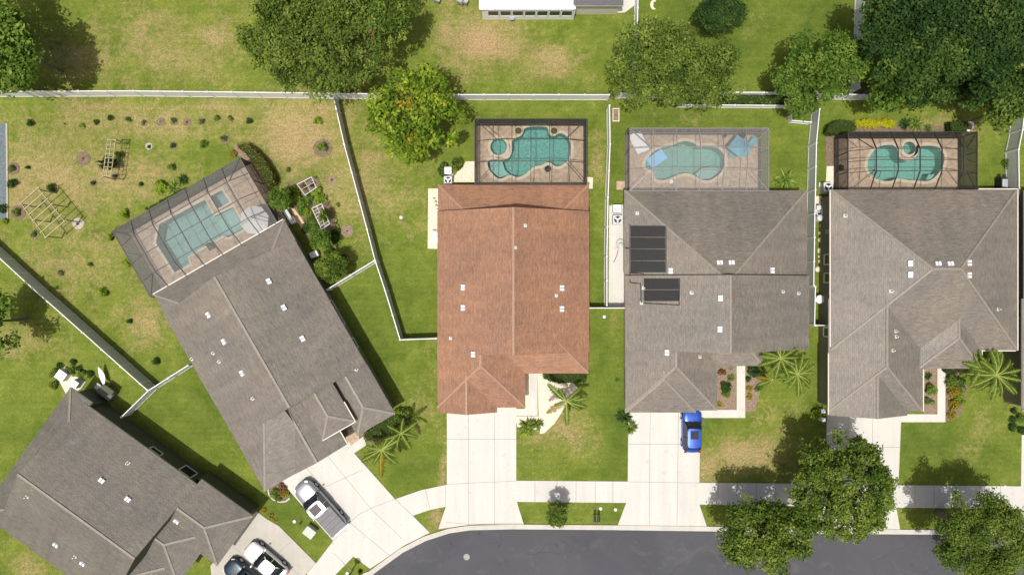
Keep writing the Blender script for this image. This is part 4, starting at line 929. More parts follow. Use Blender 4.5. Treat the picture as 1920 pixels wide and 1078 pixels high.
row = [(57, 231, 8, 'dark', None, 'leftmost young shrub of the backyard, alone below the fence'), (120, 232, 3, 'brown', None, 'tiny brown tuft between the leftmost shrub and the yellow one'), (153, 236, 6, 'lime', None, 'small yellow green shrub, left end of the long row below the fence'),
 (180, 229, 6, 'dark', 'black', 'very dark little plant right of the yellow green shrub'), (207, 223, 8, 'dark', None, 'dark round shrub, third of the long row from its left end'), (241, 225, 7, 'fresh', None, 'light green round shrub right after the dark round one in the long row'),
 (269, 230, 5, 'oak', 'mulch', 'small plant in a mulch ring just right of the light round shrub of the row'), (300, 228, 6, 'white', 'mulch', 'pale sparse plant in a grey ring near the middle of the long row'), (325, 227, 6, 'oak', 'mulch', 'small dark green plant between the two grey rings of the long row'),
 (350, 229, 4, 'brown', 'mulch', 'bare greyish brown mulch ring of the long row with a dry tuft'), (377, 227, 6, 'oak', 'mulch', 'ringed plant just left of the brightest shrub of the long row'), (406, 221, 7, 'fresh', None, 'brightest green shrub in the right part of the long row'),
 (432, 222, 6, 'oak', None, 'bluish green plant, second from the right end of the long row'), (467, 227, 7, 'dark', None, 'dark green ball shrub at the right end of the long row'), (382, 269, 9, 'fresh', None, 'bright green leafy shrub below the right half of the long row'),
 (420, 261, 7, 'oak', 'mulch', 'dark plant in a mulch ring above the curved golden hedge'), (324, 273, 6, 'dark', 'mulch', 'dark plant in a ring left of the bright leafy shrub'), (278, 274, 5, 'dark', 'rock', 'small plant in a pale stone ring right of the wooden arbour'),
 (155, 297, 4, 'brown', 'mulch', 'large brown mulch circle with a dry stump left of the arbour'), (174, 343, 5, 'dark', 'mulch', 'small ringed plant below the arbour'), (52, 315, 5, 'dark', None, 'sparse little plant right of the slate path'),
 (262, 345, 6, 'dark', None, 'thin dark plant left of the yellow green bush by the cage'), (320, 314, 9, 'fresh', None, 'green shrub above the palm like bush by the tilted cage'), (192, 549, 11, 'lime', None, 'large yellow green bush on the lawn left of the diagonal house'),
 (113, 512, 6, 'oak', 'mulch', 'faint ringed plant beside the diagonal fence'), (243, 603, 6, 'dark', None, 'dark spiky plant between the diagonal fence and the diagonal house'), (289, 676, 10, 'dark', None, 'dark green shrub just above the fence that meets the diagonal house'),
 (62, 440, 7, 'fresh', 'mulch', 'ringed plant below the slatted pergola'), (97, 352, 10, 'dark', None, 'dark climbing shrub at the upper corner of the pergola'), (595, 227, 9, 'lime', None, 'yellow green shrub left of the upper slanting fence'),
 (603, 277, 12, 'fresh', 'mulch', 'broad green shrub in a large mulch circle near the slanting fence'), (540, 318, 6, 'oak', None, 'small dull green plant above the lattice planter'), (622, 337, 4, 'brown', 'redmulch', 'small reddish mulch spot right of the lattice planter'),
 (633, 384, 5, 'oak', None, 'small plant between the vine trellis and the slanting fence'), (651, 433, 2, 'brown', 'redmulch', 'pinkish mulch circle below the vine trellis'), (170, 497, 6, 'fresh', None, 'low faint green tuft in the lawn left of the cage'),
 (150, 352, 0, '', None, ''), (22, 316, 8, 'olive', 'mulch', 'round ringed bush at the upper end beside the slate path'), (24, 345, 11, 'dark', None, 'dark clumped shrub beside the slate path'), (30, 398, 9, 'olive', 'mulch', 'round ringed bush below the slate path'),
 (6, 392, 12, 'dark', None, 'dark shrub at the left edge below the slate path'), (10, 415, 7, 'lime', None, 'small yellow green shrub at the left edge'), (145, 419, 3, 'dark', 'rock', 'small plant in a stone ring at the lower corner of the pergola')]
for x, y, r, k_, ring, lb in row:
    if r: shrub(x, y, max(r, 2.5), k_, lb, name='young_plant', cat='plant', group=GS, ring=None if ring == 'black' else ring, ringr={'young': 0}.get('', {155: 13, 603: 18, 651: 12, 622: 8, 22: 12, 30: 14, 145: 11, 350: 8, 300: 8}.get(x, r * 1.15 + 1)), h=max(.3, r * .06), spiky=(k_ in ('brown', 'white')))
# other shrubs, by the houses
for x, y, r, k_, lb, sp in [
 (232, 402, 10, 'lime', 'yellow green bush at the left outer corner of the tilted cage', 0), (235, 398, 6, 'dark', 'dark leaves above the yellow green bush at the cage corner', 0), (237, 492, 9, 'lime', 'yellow bush halfway along the left side of the tilted cage', 0),
 (302, 350, 14, 'lime', 'bright lime bush outside the tilted cage', 0), (322, 352, 16, 'palm', 'spiky palm like bush outside the tilted cage', 1), (341, 336, 13, 'dark', 'dark spiky bush right of the lime bush outside the tilted cage', 1),
 (437, 290, 8, 'gold', 'yellow flowering plant at the top corner of the tilted cage', 0), (550, 357, 11, 'lime', 'lime plant right of the cage corner garden tree', 0), (594, 362, 12, 'lime', 'bright lime plant below the lattice planter', 0),
 (568, 382, 17, 'fresh', 'broad fresh green plant in the middle of the garden bed', 0), (585, 395, 9, 'gold', 'yellow striped plant left of the vine trellis', 1), (580, 412, 12, 'oak', 'dark low plant below the striped plant', 0), (588, 480, 8, 'brown', 'rusty low plant between the two lower round garden trees', 0),
 (837, 322, 0, '', '', 0), (847, 312, 0, '', '', 0),
 (990, 800, 21, 'olive', 'airy pale green ornamental by the end of the brown roofed house walkway', 1), (987, 808, 16, 'lime', 'yellow green tuft in front of the airy ornamental', 1), (1008, 795, 14, 'olive', 'right hand airy tuft by the brown house walkway', 1),
 (1172, 782, 20, 'dark', 'dark fine shrub at the front left corner of the solar panel house', 1), (1183, 802, 17, 'olive', 'brownish green shrub beside the solar panel house driveway', 1),
 (1361, 725, 11, 'dark', 'dark shrub in the middle of the red mulch bed', 0), (1362, 738, 9, 'fresh', 'fresh green plant below the dark shrub in the mulch bed', 0), (1371, 708, 10, 'olive', 'feathery plant in the upper mulch bed', 1), (1371, 692, 7, 'white', 'pale variegated plant beside the straight walkway', 1), (1350, 758, 9, 'gold', 'yellow striped spiky plant at the walkway corner', 1), (1354, 698, 8, 'brown', 'rusty red plant in the top of the mulch bed', 0),
 (1405, 728, 6, 'gold', 'upper small golden ball shrub right of the straight walkway', 0), (1406, 743, 6, 'gold', 'lower small golden ball shrub right of the straight walkway', 0), (1405, 712, 7, 'dark', 'dark ball shrub above the golden ball shrubs', 0), (1412, 694, 12, 'dark', 'dark bush under the eave right of the straight walkway', 0), (1426, 692, 10, 'olive', 'mixed bush between the walkway and the palms', 0), (1422, 728, 9, 'fresh', 'light green edging plant at the end of the golden row', 0),
 (1742, 705, 10, 'dark', 'dark fern at the top of the bed left of the hip roofed house walkway', 1), (1744, 728, 12, 'fresh', 'green shrub in the narrow bed beside the hip roofed house walkway', 0), (1742, 752, 10, 'fresh', 'bright shrub at the lower end of the narrow bed', 0), (1754, 735, 8, 'palm', 'leafy plant leaning onto the hip roofed house walkway', 1),
 (1786, 712, 14, 'olive', 'mixed shrub right of the hip roofed house walkway, topmost', 0), (1786, 734, 13, 'gold', 'golden brown shrub right of the hip roofed house walkway', 0), (1800, 748, 12, 'lime', 'yellow green shrub at the lawn side of the golden brown shrub', 0), (1788, 760, 12, 'gold', 'golden shrub at the lower end of the right bed', 0), (1802, 722, 14, 'fresh', 'green shrub under the right hand palm', 0), (1784, 778, 9, 'gold', 'lowest golden shrub of the right bed', 0), (1782, 692, 12, 'dark', 'dark shrub against the hip roofed house porch', 0),
 (1530, 778, 12, 'lime', 'round yellow green shrub left of the hip roofed house driveway', 0), (1545, 788, 7, 'lime', 'small lime shrub beside the hip roofed house driveway', 0),
 (1888, 309, 10, 'fresh', 'round green shrub at the foot of the right edge fence', 0), (1476, 335, 22, 'palm', 'large spiky bromeliad right of the grey pool cage', 1), (1462, 340, 14, 'palm', 'smaller spiky plant touching the grey pool cage', 1),
 (1700, 232, 15, 'dark', 'dark leafy plant behind the hip roofed house cage', 1), (1722, 232, 18, 'palm', 'loose palm like shrub right of the dark plant behind the cage', 1), (1742, 240, 10, 'olive', 'small olive shrub behind the cage', 1),
 (1905, 770, 8, 'dark', 'upper dark ball shrub at the right edge', 0), (1897, 785, 8, 'dark', 'second dark ball shrub at the right edge', 0), (1900, 800, 8, 'dark', 'third dark ball shrub at the right edge', 0), (1916, 806, 8, 'dark', 'lowest dark ball shrub at the right edge', 0), (1912, 785, 10, 'olive', 'olive plant amid the dark ball shrubs at the right edge', 0),
 (112, 688, 8, 'dark', 'dark ball shrub above the left air conditioner', 0), (134, 680, 8, 'dark', 'second dark ball shrub above the air conditioners', 0), (150, 691, 8, 'dark', 'third dark ball shrub above the air conditioners', 0), (165, 702, 9, 'dark', 'fourth and rightmost dark ball shrub above the air conditioners', 0), (102, 700, 9, 'olive', 'olive shrub left of the left air conditioner', 0), (100, 722, 9, 'olive', 'olive shrub below the left air conditioner', 0), (133, 694, 8, 'fresh', 'green shrub between the two air conditioners', 0), (152, 702, 9, 'fresh', 'green shrub behind the right air conditioner', 0),
 (515, 925, 9, 'oak', 'dark plant in the curbed corner bed of the diagonal house', 0), (527, 915, 9, 'brown', 'reddish plant in the curbed corner bed of the diagonal house', 0), (535, 927, 9, 'gold', 'golden plant in the curbed corner bed of the diagonal house', 0), (523, 934, 7, 'olive', 'low plant at the rim of the curbed corner bed', 0),
 (495, 958, 8, 'gold', 'pale golden grass clump between the two lower left driveways', 1), (507, 968, 8, 'gold', 'second pale golden grass clump between the two lower left driveways', 1), (515, 976, 6, 'gold', 'third pale golden grass clump between the two lower left driveways', 1),
 (752, 782, 18, 'lime', 'bright lime round bush at the right front corner of the diagonal house', 0), (735, 795, 10, 'dark', 'dark bush beside the bright lime round bush', 0),
 (322, 1076, 14, 'fresh', 'green bush in the notch of the corner house roof', 0), (827, 757, 9, 'dark', 'small dark shrub at the lower left corner of the brown roofed house', 0), (1161, 688, 6, 'lime', 'thin yellow green shrub against the left wall of the solar panel house', 1), (1158, 712, 6, 'fresh', 'small weedy plant on the narrow lawn left of the solar panel house', 1), (1100, 700, 5, 'dark', 'small dark shrub at the right end of the brown house hedge', 0)]:
    if r: shrub(x, y, r * 1.12, k_, lb, spiky=bool(sp), name='spiky_plant' if sp else 'shrub', h=r * .055)
GB = 'leafy garden bed plants between the diagonal house and the vine trellis'
for x, y, r, k_, lb in ((541, 372, 12, 'fresh', 'leafy plant just below the cage corner garden tree'), (556, 372, 11, 'lime', 'lime leafy plant at the left of the garden bed centre'), (570, 398, 10, 'lime', 'lime leafy plant under the broad fresh green one'), (578, 370, 10, 'fresh', 'green leafy plant right below the small lattice'),
      (600, 372, 11, 'lime', 'lime leafy plant at the upper end of the taller trellis'), (577, 425, 11, 'dark', 'dark leafy plant beside the sandstone path end'), (590, 428, 10, 'oak', 'leafy plant at the lower foot of the taller trellis'), (622, 445, 12, 'dark', 'dark leafy plant inside the loop of the black hose'),
      (614, 470, 11, 'dark', 'dark leafy plant between the two lower round garden trees'), (641, 488, 10, 'dark', 'dark leafy plant right of the largest round garden tree'), (588, 505, 10, 'olive', 'olive leafy plant left of the largest round garden tree')):
    shrub(x, y, r * 1.3, k_, lb, name='leafy_plant', cat='plant', group=GB, h=.6)
GY = 'yellow shrubs behind the hip roofed house'
for i, x in enumerate((1609, 1618, 1627, 1640, 1649, 1657, 1666, 1672)):
    shrub(x, 233 - (i % 3), 9.5, 'yellow', 'bright yellow shrub, number %s from the left of the yellow row behind the cage' % ('one two three four five six seven eight'.split()[i]), name='yellow_shrub', group=GY, h=.5)
def hedge(outline, h, kind, label, leaf=.13, dens=2.1, z=None, smooth=0):
    if smooth: outline = smooth_poly(outline, smooth)
    poly = [P(x, y, h).to_2d() for x, y in outline]; c = sum(poly, Vector((0, 0))) / len(poly)
    o = empty('hedge', (c.x, c.y, 0), label, 'hedge')
    core = MB(); core.prism([p.lerp(c, .06) for p in poly], 0, h - .06); core.build('inner_branches', plain('hedge_inside', (.03, .045, .012), .95, .05), o)
    pa = np.array(poly); lo, hi = pa.min(0), pa.max(0); n = int((hi - lo).prod() * dens / leaf ** 2); q = rng.uniform(lo, hi, (n, 2)); q = q[inpoly(q[:, 0], q[:, 1], poly)]
    top = np.column_stack([q, h - rng.uniform(0, .12, len(q))]); nt_ = np.tile([0, 0, 1.], (len(top), 1))
    per = [(poly[i], poly[(i + 1) % len(poly)]) for i in range(len(poly))]; S = []; SN = []
    for a, b in per:
        k = int((b - a).length * h * dens / leaf ** 2 * .7); t = rng.uniform(size=k); zz = rng.uniform(0, h, k); d = (b - a).normalized(); nn = np.array([d.y, -d.x, .2])
        if nn[:2].dot(np.array((a + b) / 2 - c)) < 0: nn[:2] *= -1
        S.append(np.column_stack([a.x + (b.x - a.x) * t, a.y + (b.y - a.y) * t, zz]) + nn * rng.uniform(-.05, .07, (k, 1))); SN.append(np.tile(nn, (k, 1)))
    q = np.vstack([top] + S); nn = np.vstack([nt_] + SN); q[:, :2] -= np.array(c)
    me = leaf_mesh('foliage', q, nn, leaf * rng.uniform(.7, 1.4, len(q)), L[kind], .45 + rng.normal(0, .17, len(q)) + .12 * np.sin(q[:, 0] * 2.3) * np.cos(q[:, 1] * 2.1), jit=.6)
    f = bpy.data.objects.new('foliage', me); COL.objects.link(f); f.parent = o
hedge([(444, 270), (456, 267), (474, 278), (497, 302), (512, 328), (515, 344), (508, 350), (500, 345), (478, 310), (460, 288), (445, 276)], 1.3, 'goldhedge', 'curved golden green hedge wrapping the upper right corner of the tilted cage')
hedge([(1019, 699), (1099, 699), (1099, 716), (1050, 719), (1035, 716), (1019, 709)], 1.0, 'hedge', 'green hedge under the front window of the brown roofed house')
hedge([(1551, 246), (1554, 235), (1566, 227), (1582, 224), (1600, 226), (1606, 236), (1606, 244), (1592, 247), (1575, 250), (1556, 251)], 1.1, 'hedge', 'rounded green hedge at the left rear corner of the hip roofed house cage')
hedge([(1784, 228), (1812, 227), (1817, 232), (1818, 243), (1814, 246), (1784, 246)], 1.1, 'hedge', 'small square green hedge beside the white ring behind the cage')
hedge([(1345, 180), (1360, 175), (1400, 176), (1455, 178), (1482, 180), (1482, 194), (1345, 194)], 1.2, 'fresh', 'long clipped green hedge between the two white fences', leaf=.2)
hedge([(744, 770), (764, 768), (770, 784), (738, 806), (704, 828), (686, 828), (679, 817), (704, 798)], .9, 'fresh', 'dark green hedge along the front of the diagonal house')
hedge([(215, 437), (262, 412), (262, 406), (222, 425), (200, 440), (206, 452)], .35, 'lime', 'low lime ground plants along the outside corner of the tilted cage', leaf=.2)
hedge([(275, 398), (350, 357), (348, 350), (270, 392)], .35, 'fresh', 'low green border along the far side of the tilted cage', leaf=.2)
hedge([(829, 303), (836, 306), (839, 318), (836, 330), (826, 330), (820, 318)], .8, 'fresh', 'rounded green hedge left of the brown house air conditioners')
hedge([(850, 296), (862, 294), (866, 302), (866, 312), (858, 318), (850, 314), (846, 304)], .9, 'lime', 'rounded yellow green hedge right of the brown house air conditioners')
# palms
def frond_mesh(Lf, n=24, w=.40, droop=.35):
    m = loc_mb(); pts = []
    for i in range(n + 1):
        t = i / n; pts.append(Vector((Lf * t * (1 - .12 * t), 0, .55 * Lf * (t * .62 - (.42 + droop) * t * t))))
    v, f = [], []
    for i in range(n):
        a, b = pts[i], pts[i + 1]; k = len(v); s = .03 * (1 - i / n) + .01
        v += [tuple(a + Vector((0, -s, .01))), tuple(a + Vector((0, s, .01))), tuple(b + Vector((0, s * .9, .01))), tuple(b + Vector((0, -s * .9, .01)))]; f.append((k, k + 1, k + 2, k + 3))
        if i < 2: continue
        t = i / n; ln = w * (1.25 * math.sin(math.pi * min(1, t * .9 + .12)) ** .6) * random.uniform(.6, 1.2)
        for sg in (-1, 1):
            for q in (0, .5):
                p = a.lerp(b, q); d = Vector((.55, sg * 1, -.55 - random.uniform(0, .35))).normalized() * ln; e = Vector((.017, 0, 0)); k = len(v)
                v += [tuple(p - e), tuple(p + e), tuple(p + d * .6 + e * .9 + Vector((0, 0, .04))), tuple(p + d + Vector((.02, 0, -.05))), tuple(p + d * .6 - e * .9 + Vector((0, 0, .04)))]; f.append((k, k + 1, k + 2, k + 3, k + 4))
    me = bpy.data.meshes.new('frond'); me.from_pydata(v, [], f); me.materials.append(L['palm'])
    a = me.attributes.new('tint', 'FLOAT', 'FACE'); vals = [.95 if len(p.vertices) == 4 else random.uniform(.2, .8) for p in me.polygons]; a.data.foreach_set('value', vals); return me
FR = [frond_mesh(2.3, droop=.2), frond_mesh(2.3, droop=.4), frond_mesh(2.2, droop=.6)]
FRY = [m.copy() for m in FR]
for m in FRY: m.materials[0] = L['gold']
def palm(px, py, z, label, angs, lean=(0, 0), sc=1.0, group='feather palms in the front gardens', yellow=()):
    top = P(px, py, z); o = empty('palm_tree', (top.x - lean[0], top.y - lean[1], 0), label, 'palm', group)
    m = loc_mb(); t = Vector((lean[0], lean[1], z)); m.tube([(0, 0, 0), t * .5 + Vector((lean[0] * -.15, 0, 0)), t], [.15, .11, .09], 8); m.build('trunk', M['palmtrunk'], o)
    for i, (a, l, tilt) in enumerate(angs):
        f = bpy.data.objects.new('frond', (FRY if i in yellow else FR)[i % 3]); COL.objects.link(f); f.parent = o
        f.matrix_basis = Matrix.Translation(t) @ Matrix.Rotation(R_(a), 4, 'Z') @ Matrix.Rotation(R_(-tilt), 4, 'Y') @ Matrix.Rotation(R_(random.uniform(-25, 25)), 4, 'X') @ Matrix.Scale(l * sc, 4)
palm(1062, 752, 3.2, 'palm with a few separate fronds over the white gravel bed', [(8, 1.0, 0), (-18, 1.0, -5), (-32, .95, -10), (-88, 1.1, -5), (-148, 1.05, -5), (-162, .6, 10), (137, 1.15, 0), (120, .7, 10), (45, .85, 15), (25, .7, 20)], yellow=(4,))
palm(716, 843, 3.0, 'palm beside the diagonal house driveway with one yellowing frond', [(-92, 1.25, -5), (-45, 1.0, 0), (-55, .95, -10), (-150, 1.1, -5), (-165, .9, 0), (170, .8, 5), (30, 1.3, 5), (45, 1.2, 10), (15, .8, 10), (60, .8, 15), (140, .6, 20), (-120, .8, 10), (-20, .8, 8)], yellow=(0,))
palm(752, 812, 3.4, 'second palm of the diagonal house garden, nearer the lawn', [(35, .9, 0), (-60, .9, -5), (-110, .8, 0), (80, .7, 10), (150, .7, 5), (-10, .8, 5), (-160, .8, 0)])
AL = lambda n, s: [(s + i * 360 / n + random.uniform(-9, 9), random.uniform(.85, 1.1), random.uniform(-10, 18)) for i in range(n)]
palm(1464, 672, 3.6, 'upper left palm of the pair right of the solar panel house entry', AL(13, 10), sc=.9)
palm(1495, 702, 3.4, 'lower right palm of the pair beside the solar panel house', AL(15, 0), sc=.95)
palm(1448, 712, 2.0, 'low small palm in front of the pair beside the solar panel house', [(200, .9, 0), (170, .9, 5), (230, .6, 5), (140, .6, 10), (20, .5, 5)], sc=.8, yellow=(1,))
palm(1868, 703, 3.6, 'large full palm in front of the hip roofed house', AL(18, 5), sc=1.1)
palm(1838, 690, 3.3, 'palm nearest the porch of the hip roofed house', AL(10, 20), sc=.85)
palm(1870, 695, 2.4, 'lower palm under the large full palm of the hip roofed house', AL(10, 25), sc=.9)

# ---------------------------------------------------------------- vehicles
def carpaint(name, c, metal=.35):
    m = N(name, .28, .6); m.col(c); m.b.inputs['Metallic'].default_value = metal; m.b.inputs['Coat Weight'].default_value = .6; m.b.inputs['Coat Roughness'].default_value = .05; return m.m
M['carglass'] = plain('car_glass', (.012, .016, .018), .05, .7, .05); M['lamp'] = plain('headlight_glass', (.6, .62, .65), .15, .6, .05); M['redlamp'] = plain('tail_light', (.30, .01, .01), .2, .6, .05)
def loft(secs, mat, name, parent, ns=28, p=3.2, close=True):
    """secs: (x, halfwidth, z0, z1) along the car; superellipse cross sections"""
    v, f = [], []
    for x, hw, z0, z1 in secs:
        zc, hz = (z0 + z1) / 2, (z1 - z0) / 2
        for k in range(ns):
            t = 2 * math.pi * k / ns; c, s = math.cos(t), math.sin(t)
            v.append((x, hw * math.copysign(abs(c) ** (2 / p), c), zc + hz * math.copysign(abs(s) ** (2 / p), s)))
    for i in range(len(secs) - 1):
        for k in range(ns): f.append((i * ns + k, i * ns + (k + 1) % ns, (i + 1) * ns + (k + 1) % ns, (i + 1) * ns + k))
    f.append(tuple(range(ns))[::-1]); f.append(tuple(range((len(secs) - 1) * ns, len(secs) * ns)))
    me = bpy.data.meshes.new(name); me.from_pydata(v, [], f); me.materials.append(mat); me.polygons.foreach_set('use_smooth', [True] * len(f))
    bm = bmesh.new(); bm.from_mesh(me); bmesh.ops.recalc_face_normals(bm, faces=bm.faces); bm.to_mesh(me); bm.free()
    o = bpy.data.objects.new(name, me); COL.objects.link(o); o.parent = parent; return o
def car(px, py, ang, L_, W, paint, label, kind='suv', sunroof=True, name='parked_car', cat='car', group='vehicles parked on the driveways'):
    b0 = P(px, py, .9); o = empty(name, (b0.x, b0.y, 0), label, cat, group, rz=ang); h = L_ / 2; w = W / 2
    hz = .98 if kind != 'pickup' else 1.12; top = {'suv': 1.62, 'sedan': 1.45, 'pickup': 1.86}[kind]
    hf = hz - (.10 if kind == 'pickup' else .20)
    body = [(-h, w * .45, .42, hz - .18)] + [(-h + .55 * (1 - math.cos(t)), w * (.45 + .53 * math.sin(t)), .42 - .14 * math.sin(t), hz - .18 + .18 * math.sin(t)) for t in (.35, .75, 1.15, 1.5)]
    body += [(-h * .5, w, .24, hz + .02), (0, w, .24, hz + .01), (h * .40, w, .24, hz)]
    body += [(h - .95 * (1 - math.sin(t)) , w * (.22 + .76 * math.cos(t) ** .8), .28 + .12 * math.sin(t), hf - .16 + (hz - hf + .14) * math.cos(t)) for t in (.12, .4, .7, .95, 1.2, 1.4)] + [(h, w * .20, .42, hf - .2)]
    loft(body, paint, 'body', o, p=3.6)
    if kind == 'pickup':
        c0, c1, r0, r1 = -h * .17, h * .46, -h * .15, h * .22
    elif kind == 'suv': c0, c1, r0, r1 = -h * .88, h * .42, -h * .66, h * .10
    else: c0, c1, r0, r1 = -h * .80, h * .40, -h * .42, h * .08
    z0 = hz - .08
    gl = MB(); gl.local = True; tw = w * (.66 if kind != 'pickup' else .76); bw = w * .9
    secs = [(c0, bw * .86, z0), (c0 + (r0 - c0) * .5, (bw + tw) / 2 * .95, (z0 + top) / 2 + .1), (r0, tw, top - .03), (r1, tw, top - .03), (r1 + (c1 - r1) * .5, (bw + tw) / 2 * .98, (z0 + top) / 2 + .1), (c1, bw * .82, z0)]
    for i in range(len(secs) - 1):
        (x0, w0, za), (x1, w1, zb) = secs[i], secs[i + 1]; gl.face([(x0, -w0, za), (x1, -w1, zb), (x1, w1, zb), (x0, w0, za)])
        e0 = (x0, -bw, z0), (x1, -bw, z0); gl.face([(x0, -bw, z0), (x1, -bw, z0), (x1, -w1, zb), (x0, -w0, za)]); gl.face([(x1, bw, z0), (x0, bw, z0), (x0, w0, za), (x1, w1, zb)])
    gl.build('window_glass', M['carglass'], o)
    def slab(x0, x1, w0, w1, z, nm, mt, n=8, crown=.035, ends=.12, th=.035):
        m = loc_mb(); rows = []
        for i in range(n + 1):
            t = i / n; x = x0 + (x1 - x0) * t; e = 1 - (abs(2 * t - 1) ** 8) * ends; ww = (w0 + (w1 - w0) * t) * e
            rows.append([(x + (.05 * (1 - (2 * j / 6 - 1) ** 2)) * (1 if t > .5 else -1) * abs(2 * t - 1) ** 3, ww * (2 * j / 6 - 1), z + crown * (1 - (2 * j / 6 - 1) ** 2) - .02 * abs(2 * t - 1) ** 4) for j in range(7)])
        for i in range(n):
            for j in range(6): m.face([rows[i][j], rows[i + 1][j], rows[i + 1][j + 1], rows[i][j + 1]])
            for j, s in ((0, 1), (6, -1)): a, b = rows[i][j], rows[i + 1][j]; m.face([(a[0], a[1], a[2] - th), (b[0], b[1], b[2] - th), b, a])
        for r_ in (rows[0], rows[-1]):
            for j in range(6): a, b = r_[j], r_[j + 1]; m.face([(a[0], a[1], a[2] - th), (b[0], b[1], b[2] - th), b, a])
        return m.build(nm, mt, o, merge=True, smooth=False)
    rp = slab(r0 - .06, r1 + .04, tw * 1.05, tw * 1.03, top, 'roof_panel', paint)
    if sunroof:
        s0, s1 = (r1 - (r1 - r0) * .55, r1 - .12) if kind == 'suv' else (r0 + (r1 - r0) * .12, r1 - .1)
        m = loc_mb(); m.box(((s0 + s1) / 2, 0, top + .033), s1 - s0, tw * 1.25, .02); sf = m.build('sunroof', M['carglass'], o, bevel=.008)
    for sy in (-1, 1):                                   # pillars
        for xa, za, xb, zb in ((c1 - .02, z0 + .02, r1 + .03, top), (c0 + .02, z0 + .02, r0 - .03, top), ((r0 + r1) / 2, z0, (r0 + r1) / 2, top)):
            m = loc_mb(); m.bar((xa, sy * bw * (.86 if xa != xb else 1.0), za), (xb, sy * tw * 1.02, zb), .07, .05); m.build('pillar', paint if kind != 'suv' else M['black'], o)
        m = loc_mb(); m.box((c1 - .12, sy * (w + .09), hz + .06), .15, .22, .14); m.build('mirror', paint if kind != 'pickup' else M['black'], o, bevel=.03)
        m = loc_mb(); m.box((h - .30, sy * w * .66, hz - .25 if kind != 'pickup' else hz - .17), .30, .26, .08, rz=-sy * .7); m.build('headlight', M['lamp'], o, bevel=.02)
        m = loc_mb(); m.box((-h + .06, sy * w * .72, hz - .12), .14, .26, .12); m.build('tail_light', M['redlamp'], o, bevel=.02)
        for xx in (-h * .60, h * .62):
            m = loc_mb(); m.tube([(xx, sy * (w - .22), .34), (xx, sy * (w + .012), .34)], .34, 20); ob = m.build('wheel', M['rubber'], o)
            m = loc_mb(); m.tube([(xx, sy * (w - .02), .34), (xx, sy * (w + .02), .34)], .21, 14); m.build('rim', M['metal'], ob); ob.children[0].matrix_basis = Matrix.Identity(4)
    m = loc_mb(); m.box((h - .02, 0, .45), .08, w * 1.1, .22); m.build('grille', M['black'], o, bevel=.02)
    m = loc_mb()
    for sy in (-1, 1): m.bar((h * .50, sy * w * .5, hz + .012), (h - .45, sy * w * .42, hz - .1), .02, .02)
    if kind != 'pickup': m.build('bonnet_crease', paint, o)
    m = loc_mb(); m.bar((c1 + .05, -w * .5, z0 + .10), (c1 - .12, w * .15, z0 + .24), .025, .02); m.bar((c1 + .05, w * .1, z0 + .10), (c1 - .12, w * .6, z0 + .22), .025, .02); m.build('wiper', M['black'], o)
    if kind == 'pickup':
        m = loc_mb(); m.box(((-h + c0) / 2 + .0, 0, hz + .035), (c0 + h) - .10, W * .90, .05); bc = m.build('bed_cover', plain('bed_cover', (.13, .133, .14), .5, .3), o, bevel=.015)
        for k in range(1, 4): 
            m = loc_mb(); x = -h + .1 + (c0 + h - .2) * k / 4; m.box((x, 0, hz + .066), .035, W * .88, .01); m.build('cover_seam', M['black'], o)
        m = loc_mb(); m.box((-h - .08, 0, .5), .16, W * .9, .14); m.build('rear_bumper', M['metal'], o, bevel=.03)
    return o
car(1298.5, 806.5, R_(90), 4.15, 1.80, carpaint('blue_paint', (.02, .085, .46)), 'blue compact car with a sunroof, parked nose to the solar panel house')
car(599, 951, R_(180 - 48.4), 5.75, 1.98, carpaint('silver_paint', (.33, .34, .37), .5), 'silver grey pickup truck with a ribbed bed cover in front of the diagonal house', kind='pickup', name='pickup_truck', cat='pickup truck')
car(497, 1055, R_(180 - 40.5), 4.5, 1.80, carpaint('white_paint', (.66, .66, .68), 0), 'white sedan with dark windows, right hand one of the two at the bottom edge', kind='sedan', sunroof=False)
car(458, 1086, R_(180 - 40.5), 4.5, 1.80, carpaint('dark_blue_paint', (.035, .055, .075), .5), 'dark blue grey car cut off by the bottom edge beside the white sedan', kind='sedan', sunroof=False)
# ---------------------------------------------------------------- garden and yard objects
def thing(name, label, cat, px, py, z=0, group=None, rz=0.0):
    p = P(px, py, z); return empty(name, (p.x, p.y, 0), label, cat, group, rz)
def aircon(px, py, label, rz=0.0, s=.85, dark=False):
    o = thing('air_conditioner', label, 'air conditioner', px, py, .8, 'outdoor air conditioners beside the houses', rz)
    m = loc_mb(); m.box((0, 0, .42), s, s, .76); m.build('casing', M['lightgrey' if not dark else 'metal'], o, bevel=.05)
    m = loc_mb(); m.box((0, 0, .82), s + .03, s + .03, .05); m.build('top_cover', M['whitemetal' if not dark else 'lightgrey'], o, bevel=.02)
    m = loc_mb(); m.lathe((0, 0, 0), [(s * .40, .85), (s * .40, .865), (s * .34, .865), (0, .852)], 24); f = m.build('fan_guard', M['black' if dark else 'metal'], o)
    m = loc_mb(); 
    for k in range(3): t = k * 2.094 + .5; m.bar((0, 0, .868), (s * .36 * math.cos(t), s * .36 * math.sin(t), .868), .13, .012)
    m.build('fan_blade', M['whitemetal'], f)
    m = loc_mb(); m.box((0, 0, .02), s + .2, s + .2, .04); m.build('base_pad', M['walk'], o)
aircon(114, 704, 'square white air conditioner standing alone at the left among the dark ball shrubs', R_(-36)); aircon(139, 720, 'air conditioner touching the top corner of the corner house', R_(-36), s=.65)
aircon(840, 320, 'white topped air conditioner above the left corner of the brown roofed house', s=.62); aircon(840, 338, 'dark air conditioner against the left rear corner of the brown roofed house', s=.72, dark=True)
